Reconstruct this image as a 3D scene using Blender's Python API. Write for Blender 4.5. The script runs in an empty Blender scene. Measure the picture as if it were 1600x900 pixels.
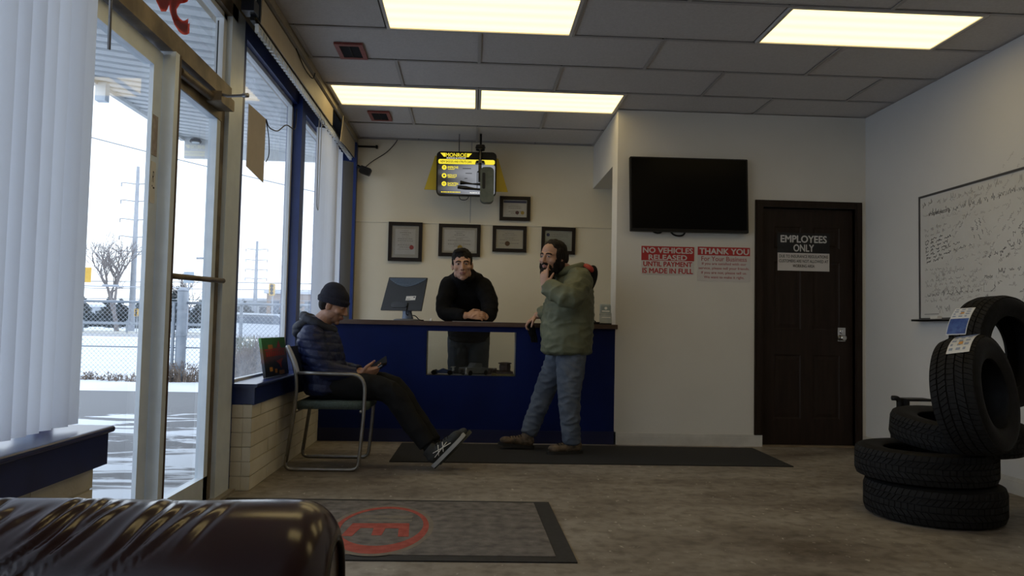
import bpy, bmesh, math, random
from mathutils import Vector, Matrix, noise, Euler
V = Vector
PI = math.pi
random.seed(7)
S = bpy.context.scene
COL = S.collection

# ---------------------------------------------------------------- camera, sky, exposure
cam_d = bpy.data.cameras.new('camera')
cam_d.sensor_width = 36.0
cam_d.lens = 36.0 * 1228.42 / 1600.0
cam_d.clip_start = 0.05
cam_d.clip_end = 600
cam = bpy.data.objects.new('camera', cam_d)
COL.objects.link(cam)
_r = V((0.99850676, -0.05068167, 0.02038662))
_u = V((-0.02285018, -0.04851396, 0.9985611))
_f = V((0.04961971, 0.99753585, 0.0495996))
M = Matrix(((_r.x, _u.x, -_f.x, 0.0), (_r.y, _u.y, -_f.y, 0.0), (_r.z, _u.z, -_f.z, 0.9919), (0, 0, 0, 1)))
cam.matrix_world = M
S.camera = cam

W = bpy.data.worlds.new('overcast_sky')
S.world = W
W.use_nodes = True
nt = W.node_tree
bg = nt.nodes['Background']
SKY_STRENGTH = 1.85
tc = nt.nodes.new('ShaderNodeTexCoord')
sep = nt.nodes.new('ShaderNodeSeparateXYZ')
rmp = nt.nodes.new('ShaderNodeValToRGB')
nt.links.new(tc.outputs['Generated'], sep.inputs[0])
nt.links.new(sep.outputs['Z'], rmp.inputs[0])
rmp.color_ramp.elements[0].position = 0.0
rmp.color_ramp.elements[0].color = (0.86, 0.91, 1.0, 1)
rmp.color_ramp.elements[1].position = 0.5
rmp.color_ramp.elements[1].color = (0.74, 0.83, 1.0, 1)
nt.links.new(rmp.outputs[0], bg.inputs['Color'])
bg.inputs['Strength'].default_value = SKY_STRENGTH

S.view_settings.view_transform = 'Standard'
S.view_settings.look = 'None'
S.view_settings.gamma = 1.0
S.view_settings.use_curve_mapping = False
S.view_settings.exposure = 0.39
S.cycles.max_bounces = 10
S.cycles.diffuse_bounces = 5
S.cycles.glossy_bounces = 3
S.cycles.transparent_max_bounces = 16
S.cycles.caustics_reflective = False
S.cycles.caustics_refractive = False
S.cycles.sample_clamp_indirect = 4.0

PANEL_EMIT = 1.75

# ---------------------------------------------------------------- helpers
def tag(o, label=None, cat=None, group=None, kind=None):
    if label: o['label'] = label
    if cat: o['category'] = cat
    if group: o['group'] = group
    if kind: o['kind'] = kind
    return o

def thing(name, label, cat, loc, group=None):
    o = bpy.data.objects.new(name, None)
    COL.objects.link(o)
    o.location = loc
    o.empty_display_size = 0.1
    return tag(o, label, cat, group)

def _parent(o, p):
    if p is not None:
        o.parent = p
        m = Matrix.Identity(4)
        q = p
        chain = []
        while q is not None:
            chain.append(q)
            q = q.parent
        for q in reversed(chain):
            m = m @ q.matrix_parent_inverse @ Matrix.LocRotScale(q.location, q.rotation_euler, q.scale)
        o.matrix_parent_inverse = m.inverted()

def obj(name, bm, mats, parent=None, smooth=False, bevel=0.0, bseg=2, angle=None):
    me = bpy.data.meshes.new(name)
    if bevel > 0:
        es = [e for e in bm.edges if len(e.link_faces) == 2 and e.calc_face_angle(0) > 0.6]
        if es:
            bmesh.ops.bevel(bm, geom=es, offset=bevel, segments=bseg, affect='EDGES', profile=0.5, clamp_overlap=True)
    bmesh.ops.recalc_face_normals(bm, faces=bm.faces[:])
    bm.to_mesh(me)
    bm.free()
    if not isinstance(mats, (list, tuple)): mats = [mats]
    for m in mats: me.materials.append(m)
    if smooth:
        me.polygons.foreach_set('use_smooth', [True] * len(me.polygons))
        if angle:
            me.set_sharp_from_angle(angle=math.radians(angle))
    o = bpy.data.objects.new(name, me)
    COL.objects.link(o)
    _parent(o, parent)
    return o

def struct(name, bm, mats, parent=None, **k):
    o = obj(name, bm, mats, parent, **k)
    if parent is None: o['kind'] = 'structure'
    return o

def dup(root, delta, label=None, group=None):
    r = root.copy()
    COL.objects.link(r)
    r.location = V(root.location) + V(delta)
    if label: r['label'] = label
    if group: r['group'] = group
    for ch in list(root.children):
        c = ch.copy()
        COL.objects.link(c)
        c.parent = r
        for g in list(ch.children):
            d = g.copy()
            COL.objects.link(d)
            d.parent = c
    return r

def B(): return bmesh.new()

def box(bm, x0, x1, y0, y1, z0, z1, mi=0, M=None):
    vs = [bm.verts.new((x, y, z)) for x in (x0, x1) for y in (y0, y1) for z in (z0, z1)]
    fs = []
    for q in ((0, 1, 3, 2), (4, 6, 7, 5), (0, 4, 5, 1), (2, 3, 7, 6), (0, 2, 6, 4), (1, 5, 7, 3)):
        f = bm.faces.new([vs[i] for i in q]); f.material_index = mi; fs.append(f)
    if M is not None:
        for v in vs: v.co = M @ v.co
    return fs

def quad(bm, pts, mi=0):
    f = bm.faces.new([bm.verts.new(p) for p in pts]); f.material_index = mi
    return f

def prism(bm, poly, M, depth, mi=0):
    """poly: 2d outline in local xy, extruded from 0 to depth along local z, mapped by matrix M"""
    a = [bm.verts.new(M @ V((p[0], p[1], 0))) for p in poly]
    b = [bm.verts.new(M @ V((p[0], p[1], depth))) for p in poly]
    n = len(poly)
    fs = [bm.faces.new(a[::-1]), bm.faces.new(b)]
    for i in range(n):
        fs.append(bm.faces.new((a[i], a[(i + 1) % n], b[(i + 1) % n], b[i])))
    for f in fs: f.material_index = mi

def rrect(w, h, r, n=5, cx=0, cy=0):
    o = []
    for (sx, sy, a0) in ((1, 1, 0), (-1, 1, 90), (-1, -1, 180), (1, -1, 270)):
        for i in range(n + 1):
            a = math.radians(a0 + 90 * i / n)
            o.append((cx + sx * (w / 2 - r) + r * math.cos(a), cy + sy * (h / 2 - r) + r * math.sin(a)))
    return o

def frame_of(t, side=None):
    t = t.normalized()
    if side is None:
        side = V((0, 0, 1)) if abs(t.z) < 0.9 else V((1, 0, 0))
        s = t.cross(side).normalized()
    else:
        s = (side - t * side.dot(t))
        s = s.normalized() if s.length > 1e-6 else t.orthogonal().normalized()
    return s, t.cross(s).normalized()

def tube(bm, pts, r, n=8, closed=False, mi=0, caps=True):
    pts = [V(p) for p in pts]
    m = len(pts)
    rings = []
    ps = None
    for i, p in enumerate(pts):
        if closed: t = pts[(i + 1) % m] - pts[i - 1]
        else: t = pts[min(i + 1, m - 1)] - pts[max(i - 1, 0)]
        if t.length < 1e-9: t = V((0, 0, 1))
        s, b = frame_of(t, ps)
        ps = s
        rr = r[i] if isinstance(r, (list, tuple)) else r
        rings.append([bm.verts.new(p + (s * math.cos(2 * PI * k / n) + b * math.sin(2 * PI * k / n)) * rr) for k in range(n)])
    for i in range(m if closed else m - 1):
        A, C = rings[i], rings[(i + 1) % m]
        for k in range(n):
            f = bm.faces.new((A[k], A[(k + 1) % n], C[(k + 1) % n], C[k])); f.material_index = mi
    if caps and not closed:
        f = bm.faces.new(rings[0][::-1]); f.material_index = mi
        f = bm.faces.new(rings[-1]); f.material_index = mi

def bend(pts, r=0.05, n=6):
    """round the corners of a polyline"""
    pts = [V(p) for p in pts]
    out = [pts[0]]
    for i in range(1, len(pts) - 1):
        a, b, c = pts[i - 1], pts[i], pts[i + 1]
        d1 = min(r, (a - b).length * 0.49); d2 = min(r, (c - b).length * 0.49)
        p, q = b + (a - b).normalized() * d1, b + (c - b).normalized() * d2
        for k in range(n + 1):
            t = k / n
            out.append(p * (1 - t) ** 2 + b * 2 * t * (1 - t) + q * t ** 2)
    out.append(pts[-1])
    return out

def lathe(bm, prof, n=32, M=None, closed=False, mi=0):
    """prof: (radius, height) pairs around local z"""
    rings = []
    for (r, h) in prof:
        rings.append([bm.verts.new((r * math.cos(2 * PI * k / n), r * math.sin(2 * PI * k / n), h)) for k in range(n)])
    m = len(prof)
    for i in range(m if closed else m - 1):
        A, C = rings[i], rings[(i + 1) % m]
        for k in range(n):
            f = bm.faces.new((A[k], A[(k + 1) % n], C[(k + 1) % n], C[k])); f.material_index = mi
    if not closed:
        if prof[0][0] > 1e-4: bm.faces.new(rings[0][::-1]).material_index = mi
        if prof[-1][0] > 1e-4: bm.faces.new(rings[-1]).material_index = mi
    if M is not None:
        for ring in rings:
            for v in ring: v.co = M @ v.co

def ell(bm, c, rad, R=None, u=20, v=12):
    c = V(c)
    if isinstance(rad, (int, float)): rad = (rad,) * 3
    m = Matrix.Diagonal((rad[0], rad[1], rad[2], 1))
    if R is not None: m = R.to_4x4() @ m
    bmesh.ops.create_uvsphere(bm, u_segments=u, v_segments=v, radius=1.0, matrix=Matrix.Translation(c) @ m)

def chain(bm, pts, rads, side=None, n=18, cap=True):
    """one closed tapering limb through pts; rads are r or (along side, across side)"""
    pts = [V(p) for p in pts]
    rads = [(r, r) if isinstance(r, (int, float)) else r for r in rads]
    m = len(pts)
    side = V(side) if side is not None else None
    fr = []
    ps = side
    for i in range(m):
        t = (pts[min(i + 1, m - 1)] - pts[max(i - 1, 0)]).normalized()
        s, b = frame_of(t, side if side is not None else ps)
        ps = s
        fr.append((t, s, b))
    rings = []
    def ring(p, s, b, ra, rb):
        return [bm.verts.new(p + s * (ra * math.cos(2 * PI * k / n)) + b * (rb * math.sin(2 * PI * k / n))) for k in range(n)]
    def capring(i, sg):
        t, s, b = fr[i]
        ra, rb = rads[i]
        rc = min(ra, rb)
        o = []
        for a in (25, 50, 72):
            a = math.radians(a)
            o.append(ring(pts[i] + t * (sg * rc * math.sin(a)), s, b, ra * math.cos(a), rb * math.cos(a)))
        return o, bm.verts.new(pts[i] + t * (sg * rc))
    c0, p0 = capring(0, -1)
    c1, p1 = capring(m - 1, 1)
    rings = c0[::-1] + [ring(pts[i], fr[i][1], fr[i][2], *rads[i]) for i in range(m)] + c1
    for i in range(len(rings) - 1):
        A, C = rings[i], rings[i + 1]
        for k in range(n): bm.faces.new((A[k], A[(k + 1) % n], C[(k + 1) % n], C[k]))
    for k in range(n):
        bm.faces.new((rings[0][(k + 1) % n], rings[0][k], p0))
        bm.faces.new((rings[-1][k], rings[-1][(k + 1) % n], p1))

def smooth_path(pts, rads, k=4):
    """catmull-rom resampling of a limb so joints bend softly"""
    pts = [V(p) for p in pts]
    rads = [(r, r) if isinstance(r, (int, float)) else r for r in rads]
    P, Rr = [], []
    n = len(pts)
    for i in range(n - 1):
        a, b, c, d = pts[max(i - 1, 0)], pts[i], pts[i + 1], pts[min(i + 2, n - 1)]
        for j in range(k):
            t = j / k
            P.append(0.5 * ((2 * b) + (c - a) * t + (2 * a - 5 * b + 4 * c - d) * t * t + (3 * b - a - 3 * c + d) * t ** 3))
            e = t * t * (3 - 2 * t)
            Rr.append((rads[i][0] * (1 - e) + rads[i + 1][0] * e, rads[i][1] * (1 - e) + rads[i + 1][1] * e))
    P.append(pts[-1]); Rr.append(rads[-1])
    return P, Rr

def limb(bm, pts, rads, side=None, n=18, k=4):
    P, Rr = smooth_path(pts, rads, k)
    chain(bm, P, Rr, side, n)

def fuse(name, bm, voxel, mats, parent=None, it=4, fac=0.5, disp=None):
    """union of overlapping shapes grown into one continuous smooth surface"""
    me = bpy.data.meshes.new(name + '_raw')
    bmesh.ops.recalc_face_normals(bm, faces=bm.faces[:])
    bm.to_mesh(me); bm.free()
    t = bpy.data.objects.new('raw', me)
    COL.objects.link(t)
    m = t.modifiers.new('r', 'REMESH'); m.mode = 'VOXEL'; m.voxel_size = voxel
    if it:
        m = t.modifiers.new('s', 'SMOOTH'); m.iterations = it; m.factor = fac
    dg = bpy.context.evaluated_depsgraph_get()
    dg.update()
    out = bpy.data.meshes.new_from_object(t.evaluated_get(dg))
    bpy.data.objects.remove(t); bpy.data.meshes.remove(me)
    out.name = name
    out.materials.clear()
    if not isinstance(mats, (list, tuple)): mats = [mats]
    for q in mats: out.materials.append(q)
    if disp is not None:
        nr = [v.normal.copy() for v in out.vertices]
        for v, q in zip(out.vertices, nr): v.co = v.co + q * disp(v.co, q)
    out.polygons.foreach_set('use_smooth', [True] * len(out.polygons))
    o = bpy.data.objects.new(name, out)
    COL.objects.link(o)
    _parent(o, parent)
    return o

_tc = {}
def text_bm(bm, s, M, w=None, h=None, bold=0.0, shear=0.0, mi=0, depth=0.0):
    """lettering fitted to a w x h box centred at M's origin (None keeps proportion)"""
    key = (s, bold, shear)
    if key not in _tc:
        cu = bpy.data.curves.new('t', 'FONT')
        cu.body = s; cu.size = 1.0; cu.shear = shear; cu.resolution_u = 3
        o = bpy.data.objects.new('t', cu); COL.objects.link(o)
        dg = bpy.context.evaluated_depsgraph_get(); dg.update()
        me = bpy.data.meshes.new_from_object(o.evaluated_get(dg))
        vs = [v.co.copy() for v in me.vertices]; fs = [tuple(p.vertices) for p in me.polygons]
        bpy.data.objects.remove(o); bpy.data.curves.remove(cu); bpy.data.meshes.remove(me)
        _tc[key] = (vs, fs)
    vs, fs = _tc[key]
    if not vs: return
    x0, x1 = min(v.x for v in vs), max(v.x for v in vs)
    y0, y1 = min(v.y for v in vs), max(v.y for v in vs)
    sx = (w / (x1 - x0)) if w else None
    sy = (h / (y1 - y0)) if h else None
    if sx is None: sx = sy
    if sy is None: sy = sx
    # heavier strokes: the same outline laid down again a hair to each side
    k = bold * 0.9
    for q, (dx, dy) in enumerate(((0, 0), (k, 0), (-k, 0), (0, k * 0.8), (0, -k * 0.8)) if bold else ((0, 0),)):
        nv = [bm.verts.new(M @ V(((v.x + dx - (x0 + x1) / 2) * sx, (v.y + dy - (y0 + y1) / 2) * sy, q * 0.00006))) for v in vs]
        for f in fs:
            try: bm.faces.new([nv[i] for i in f]).material_index = mi
            except ValueError: pass

def plane_M(o, x, y):
    x, y = V(x).normalized(), V(y).normalized()
    z = x.cross(y)
    return Matrix(((x.x, y.x, z.x, o[0]), (x.y, y.y, z.y, o[1]), (x.z, y.z, z.z, o[2]), (0, 0, 0, 1)))

def T(x, y, z=0.0): return Matrix.Translation((x, y, z))

# ---------------------------------------------------------------- materials
def pm(name, c1, c2=None, rough=0.6, metal=0.0, scale=8.0, bump=0.0, bscale=40.0, spec=0.5, coat=0.0, detail=4.0, lo=0.35, hi=0.65, stretch=None, sheen=0.0):
    m = bpy.data.materials.new(name); m.use_nodes = True
    n = m.node_tree.nodes; l = m.node_tree.links
    p = n['Principled BSDF']
    p.inputs['Roughness'].default_value = rough
    p.inputs['Metallic'].default_value = metal
    p.inputs['Specular IOR Level'].default_value = spec
    if coat:
        p.inputs['Coat Weight'].default_value = coat; p.inputs['Coat Roughness'].default_value = 0.17
    if sheen: p.inputs['Sheen Weight'].default_value = sheen
    p.inputs['Base Color'].default_value = (*c1, 1)
    t = n.new('ShaderNodeTexCoord')
    co = t.outputs['Object']
    if stretch:
        mp = n.new('ShaderNodeMapping'); mp.inputs['Scale'].default_value = stretch
        l.new(co, mp.inputs[0]); co = mp.outputs[0]
    if c2 is not None:
        nz = n.new('ShaderNodeTexNoise'); nz.inputs['Scale'].default_value = scale; nz.inputs['Detail'].default_value = detail
        l.new(co, nz.inputs['Vector'])
        r = n.new('ShaderNodeValToRGB')
        r.color_ramp.elements[0].position = lo; r.color_ramp.elements[0].color = (*c1, 1)
        r.color_ramp.elements[1].position = hi; r.color_ramp.elements[1].color = (*c2, 1)
        l.new(nz.outputs['Fac'], r.inputs[0]); l.new(r.outputs[0], p.inputs['Base Color'])
    if bump:
        nb = n.new('ShaderNodeTexNoise'); nb.inputs['Scale'].default_value = bscale; nb.inputs['Detail'].default_value = 5
        l.new(co, nb.inputs['Vector'])
        bp = n.new('ShaderNodeBump'); bp.inputs['Strength'].default_value = bump; bp.inputs['Distance'].default_value = 0.01
        l.new(nb.outputs['Fac'], bp.inputs['Height']); l.new(bp.outputs[0], p.inputs['Normal'])
    return m

def emit(name, col, s):
    m = bpy.data.materials.new(name); m.use_nodes = True
    n = m.node_tree.nodes; l = m.node_tree.links
    p = n['Principled BSDF']
    p.inputs['Base Color'].default_value = (*[c * 0.6 for c in col], 1)
    p.inputs['Emission Color'].default_value = (*col, 1)
    p.inputs['Emission Strength'].default_value = s
    p.inputs['Roughness'].default_value = 0.4
    return m

def glass_mat(name, dirt=0.03, tint=(0.93, 0.97, 0.96), refl=1.0):
    m = bpy.data.materials.new(name); m.use_nodes = True
    n = m.node_tree.nodes; l = m.node_tree.links
    n.remove(n['Principled BSDF'])
    out = n['Material Output']
    tr = n.new('ShaderNodeBsdfTransparent'); tr.inputs[0].default_value = (*tint, 1)
    gl = n.new('ShaderNodeBsdfGlossy'); gl.inputs['Roughness'].default_value = 0.02
    tl = n.new('ShaderNodeBsdfTranslucent'); tl.inputs[0].default_value = (0.8, 0.88, 0.95, 1)
    fr = n.new('ShaderNodeFresnel'); fr.inputs[0].default_value = 1.45
    mul = n.new('ShaderNodeMath'); mul.operation = 'MULTIPLY'; mul.inputs[1].default_value = refl
    l.new(fr.outputs[0], mul.inputs[0])
    m1 = n.new('ShaderNodeMixShader'); l.new(mul.outputs[0], m1.inputs[0]); l.new(tr.outputs[0], m1.inputs[1]); l.new(gl.outputs[0], m1.inputs[2])
    m2 = n.new('ShaderNodeMixShader')
    nz = n.new('ShaderNodeTexNoise'); nz.inputs['Scale'].default_value = 3.0; nz.inputs['Detail'].default_value = 6
    t = n.new('ShaderNodeTexCoord'); l.new(t.outputs['Object'], nz.inputs['Vector'])
    mr = n.new('ShaderNodeMapRange'); mr.inputs['From Min'].default_value = 0.3; mr.inputs['From Max'].default_value = 0.75
    mr.inputs['To Min'].default_value = dirt * 0.5; mr.inputs['To Max'].default_value = dirt * 1.5
    l.new(nz.outputs['Fac'], mr.inputs['Value']); l.new(mr.outputs[0], m2.inputs[0])
    l.new(m1.outputs[0], m2.inputs[1]); l.new(tl.outputs[0], m2.inputs[2])
    l.new(m2.outputs[0], out.inputs[0])
    return m
# ---------------------------------------------------------------- shared materials
m_wall = pm('painted_wall', (0.66, 0.635, 0.58), (0.70, 0.675, 0.62), rough=0.75, scale=1.5, bump=0.08, bscale=60)
m_wallr = pm('painted_side_wall', (0.66, 0.66, 0.66), (0.69, 0.69, 0.69), rough=0.7, scale=1.5, bump=0.05, bscale=60)
m_cream = pm('cream_paint', (0.76, 0.695, 0.54), (0.80, 0.735, 0.585), rough=0.7, scale=2.0, bump=0.06, bscale=30)
m_tan = pm('tan_trim', (0.36, 0.30, 0.21), (0.45, 0.38, 0.27), rough=0.6, scale=6)
m_tile = pm('ceiling_tile', (0.57, 0.54, 0.52), (0.62, 0.59, 0.57), rough=0.9, scale=60, bump=0.25, bscale=140)
m_grid = pm('ceiling_grid_bar', (0.40, 0.38, 0.37), None, rough=0.5)
m_dark = pm('black_gap', (0.012, 0.012, 0.013), None, rough=0.8)
m_blue = pm('navy_paint', (0.003, 0.010, 0.072), (0.004, 0.013, 0.092), rough=0.5, spec=0.15, scale=3, bump=0.05, bscale=50)
m_blue2 = pm('blue_frame_paint', (0.013, 0.034, 0.165), (0.018, 0.044, 0.20), rough=0.4, scale=5)
m_bluesill = pm('sill_paint', (0.010, 0.022, 0.11), (0.016, 0.032, 0.15), rough=0.28, scale=6)
m_alu = pm('grey_aluminium', (0.66, 0.74, 0.83), (0.73, 0.81, 0.89), rough=0.4, metal=0.1, scale=9)
m_bronze = pm('worn_bronze_frame', (0.10, 0.075, 0.05), (0.24, 0.19, 0.13), rough=0.5, metal=0.3, scale=7)
m_rust = pm('dark_edge', (0.055, 0.03, 0.022), None, rough=0.6)
m_white = pm('white_frame', (0.72, 0.75, 0.78), None, rough=0.45)
m_trimw = pm('baseboard_white', (0.62, 0.60, 0.56), (0.52, 0.50, 0.46), rough=0.5, scale=6)
m_glass = glass_mat('door_glass', 0.018)
m_glass2 = glass_mat('dusty_window_glass', 0.20)
m_black = pm('black_plastic', (0.006, 0.006, 0.007), (0.010, 0.010, 0.011), rough=0.5, spec=0.25, scale=20)
m_blackgl = pm('black_gloss', (0.004, 0.004, 0.005), None, rough=0.18)
m_chrome = pm('chrome', (0.6, 0.6, 0.6), None, rough=0.22, metal=1.0)
m_steel = pm('grey_steel', (0.36, 0.36, 0.37), (0.42, 0.42, 0.43), rough=0.38, metal=0.7, scale=20)
m_paper = pm('paper', (0.70, 0.69, 0.66), (0.74, 0.73, 0.70), rough=0.8, scale=20)
m_red = pm('sign_red', (0.42, 0.022, 0.025), None, rough=0.5)

H = 2.917
XW = -1.45     # glazing plane of the shop front

# floor: worn brown-grey concrete
def floor_mat():
    m = bpy.data.materials.new('worn_floor'); m.use_nodes = True
    n = m.node_tree.nodes; l = m.node_tree.links
    p = n['Principled BSDF']; t = n.new('ShaderNodeTexCoord')
    n1 = n.new('ShaderNodeTexNoise'); n1.inputs['Scale'].default_value = 1.3; n1.inputs['Detail'].default_value = 8; n1.inputs['Roughness'].default_value = 0.62
    mp = n.new('ShaderNodeMapping'); mp.inputs['Scale'].default_value = (0.8, 1.6, 1)
    l.new(t.outputs['Object'], mp.inputs[0]); l.new(mp.outputs[0], n1.inputs['Vector'])
    r = n.new('ShaderNodeValToRGB'); e = r.color_ramp.elements
    e[0].position = 0.30; e[0].color = (0.105, 0.082, 0.062, 1)
    e[1].position = 0.70; e[1].color = (0.34, 0.31, 0.27, 1)
    q = r.color_ramp.elements.new(0.5); q.color = (0.24, 0.212, 0.178, 1)
    l.new(n1.outputs['Fac'], r.inputs[0])
    n2 = n.new('ShaderNodeTexNoise'); n2.inputs['Scale'].default_value = 14; n2.inputs['Detail'].default_value = 6
    l.new(t.outputs['Object'], n2.inputs['Vector'])
    mx = n.new('ShaderNodeMix'); mx.data_type = 'RGBA'; mx.blend_type = 'MULTIPLY'; mx.inputs[0].default_value = 0.55
    r2 = n.new('ShaderNodeValToRGB'); r2.color_ramp.elements[0].position = 0.3; r2.color_ramp.elements[0].color = (0.34, 0.31, 0.29, 1); r2.color_ramp.elements[1].position = 0.56; r2.color_ramp.elements[1].color = (1, 1, 1, 1)
    l.new(n2.outputs['Fac'], r2.inputs[0])
    l.new(r.outputs[0], mx.inputs[6]); l.new(r2.outputs[0], mx.inputs[7])
    # light paint flecks and scuffs
    n3 = n.new('ShaderNodeTexNoise'); n3.inputs['Scale'].default_value = 32; n3.inputs['Detail'].default_value = 3
    mp3 = n.new('ShaderNodeMapping'); mp3.inputs['Scale'].default_value = (1, 0.55, 1); l.new(t.outputs['Object'], mp3.inputs[0]); l.new(mp3.outputs[0], n3.inputs['Vector'])
    r3 = n.new('ShaderNodeValToRGB'); r3.color_ramp.elements[0].position = 0.66; r3.color_ramp.elements[0].color = (0, 0, 0, 1); r3.color_ramp.elements[1].position = 0.72; r3.color_ramp.elements[1].color = (1, 1, 1, 1)
    l.new(n3.outputs['Fac'], r3.inputs[0])
    m3 = n.new('ShaderNodeMix'); m3.data_type = 'RGBA'; m3.inputs[7].default_value = (0.42, 0.38, 0.33, 1)
    l.new(r3.outputs[0], m3.inputs[0]); l.new(mx.outputs[2], m3.inputs[6])
    l.new(m3.outputs[2], p.inputs['Base Color'])
    mr = n.new('ShaderNodeMapRange'); mr.inputs['To Min'].default_value = 0.42; mr.inputs['To Max'].default_value = 0.75
    l.new(n1.outputs['Fac'], mr.inputs['Value']); l.new(mr.outputs[0], p.inputs['Roughness'])
    p.inputs['Specular IOR Level'].default_value = 0.35
    b = n.new('ShaderNodeBump'); b.inputs['Strength'].default_value = 0.15; b.inputs['Distance'].default_value = 0.004
    l.new(n2.outputs['Fac'], b.inputs['Height']); l.new(b.outputs[0], p.inputs['Normal'])
    return m

bm = B(); box(bm, -1.60, 3.62, -3.2, 9.6, -0.12, 0.0)
struct('floor', bm, floor_mat())

# ceiling: slab above, tiles, grid bars
bm = B(); box(bm, -1.60, 3.62, -3.2, 9.6, H + 0.02, H + 0.14)
ceil = struct('ceiling', bm, m_dark)
YA, X0, TL = 6.302, 0.0086, 0.61
bm = B(); bg_ = B(); 
lights = {(0, -2), (0, 0), (3, -1), (3, 3), (6, -2), (6, 2), (9, -1), (9, 3)}
for row in range(-5, 16):
    ya, yb = YA - row * TL, YA - (row - 1) * TL     # near and far edge of this row
    par = 0 if row in (0, 2, -2, 4, 6, 8, 10, 12, 14, -4) else 1
    for k in range(-4 + (par if par else 0), 8, 2):
        xa, xb = X0 + k * TL, X0 + (k + 2) * TL
        if (row, k) in lights: continue
        xa2, xb2, y2, y3 = max(xa, -1.5), min(xb, 3.5), max(ya, -3.1), min(yb, 9.5)
        if xb2 - xa2 < 0.05 or y3 - y2 < 0.05: continue
        box(bm, xa2 + 0.009, xb2 - 0.009, y2 + 0.009, y3 - 0.009, H + 0.009, H + 0.022)
        if -1.5 < xa < 3.5: box(bg_, xa - 0.012, xa + 0.012, y2, y3, H, H + 0.004)
    if -3.1 < ya < 9.5: box(bg_, -1.5, 3.5, ya - 0.012, ya + 0.012, H - 0.0005, H + 0.0035)
struct('ceiling_tiles', bm, m_tile, ceil)
struct('ceiling_grid', bg_, m_grid, ceil)

# partition wall facing the camera with the doorway, and its return beside the counter recess
D = 6.768
DX0, DX1, DZ = 2.535, 3.365, 2.095
XR = 3.464
bm = B()
box(bm, 1.24, DX0, D, D + 0.25, 0, H); box(bm, DX1, XR + 0.15, D, D + 0.25, 0, H); box(bm, DX0, DX1, D, D + 0.25, DZ, H)
struct('wall_partition', bm, m_wall)
bm = B(); box(bm, 1.24, 1.44, D + 0.25, 8.17, 2.465, H)
struct('trim_header', bm, m_wall)
bm = B(); box(bm, -1.6, 3.6, 8.17, 8.30, 0, H)
wb = struct('wall_back', bm, m_cream)
bm = B()
box(bm, -1.225, 2.4, 8.158, 8.17, 2.048, 2.066)
struct('trim_joint', bm, m_cream)
bm = B(); box(bm, -0.049, -0.041, 8.1685, 8.17, 2.066, H)
struct('trim_seam', bm, pm('seam_shadow_line', (0.40, 0.37, 0.31), None), None)
bm = B(); box(bm, 2.4, 2.5, D + 0.25, 8.17, 0, H)
struct('wall_recess', bm, m_cream)
bm = B(); box(bm, XR, XR + 0.15, -3.2, D, 0, H)
struct('wall_right', bm, m_wallr)
bm = B(); box(bm, -1.6, 3.6, -3.2, -3.05, 0, H)
struct('wall_front', bm, m_wall)

# baseboards with a stepped profile
def baseboard(name, x0, x1, along_x, at, sgn):
    bm = B()
    for (z0, z1, t) in ((0, 0.078, 0.014), (0.078, 0.092, 0.010), (0.092, 0.102, 0.006)):
        if along_x: box(bm, x0, x1, at, at + sgn * t, z0, z1)
        else: box(bm, at, at + sgn * t, x0, x1, z0, z1)
    return struct(name, bm, m_trimw)
baseboard('baseboard_partition', 1.262, 2.50, True, D, -1)
baseboard('baseboard_corner', 3.40, XR, True, D, -1)
baseboard('baseboard_right', -3.0, D - 0.014, False, XR, -1)

# employees' door
m_door = pm('dark_brown_door', (0.016, 0.0095, 0.007), (0.024, 0.015, 0.011), rough=0.5, spec=0.2, scale=5, stretch=(6, 6, 0.6))
bm = B()
box(bm, DX0 - 0.070, DX0, D - 0.018, D + 0.1, 0.10, DZ + 0.060); box(bm, DX1, DX1 + 0.060, D - 0.018, D + 0.1, 0.0, DZ + 0.060); box(bm, DX0, DX1, D - 0.018, D + 0.1, DZ, DZ + 0.060)
box(bm, DX0 - 0.058, DX0 - 0.012, D - 0.024, D - 0.018, 0.11, DZ + 0.048); box(bm, DX1 + 0.012, DX1 + 0.048, D - 0.024, D - 0.018, 0.0, DZ + 0.048)
struct('trim_doorframe', bm, m_door)
bm = B(); box(bm, DX0 - 0.068, DX0 - 0.004, D - 0.012, D + 0.02, 0.0, 0.098); box(bm, DX0 - 0.02, DX0, D - 0.016, D - 0.012, 0, 0.112)
struct('trim_jamb_block', bm, m_trimw)
bm = B()
dx0, dx1 = DX0 + 0.004, DX1 - 0.004
yf = D + 0.035
panels = []
wst = 0.115; mid = (dx0 + dx1) / 2
for (xa, xb) in ((dx0 + wst, mid - 0.055), (mid + 0.055, dx1 - wst)):
    panels += [(xa, xb, 0.24, 0.80), (xa, xb, 1.02, 1.62), (xa, xb, 1.74, 1.93)]
xs = sorted({dx0, dx1, *[p[0] for p in panels], *[p[1] for p in panels]})
zs = sorted({0.014, DZ - 0.006, *[p[2] for p in panels], *[p[3] for p in panels]})
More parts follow.
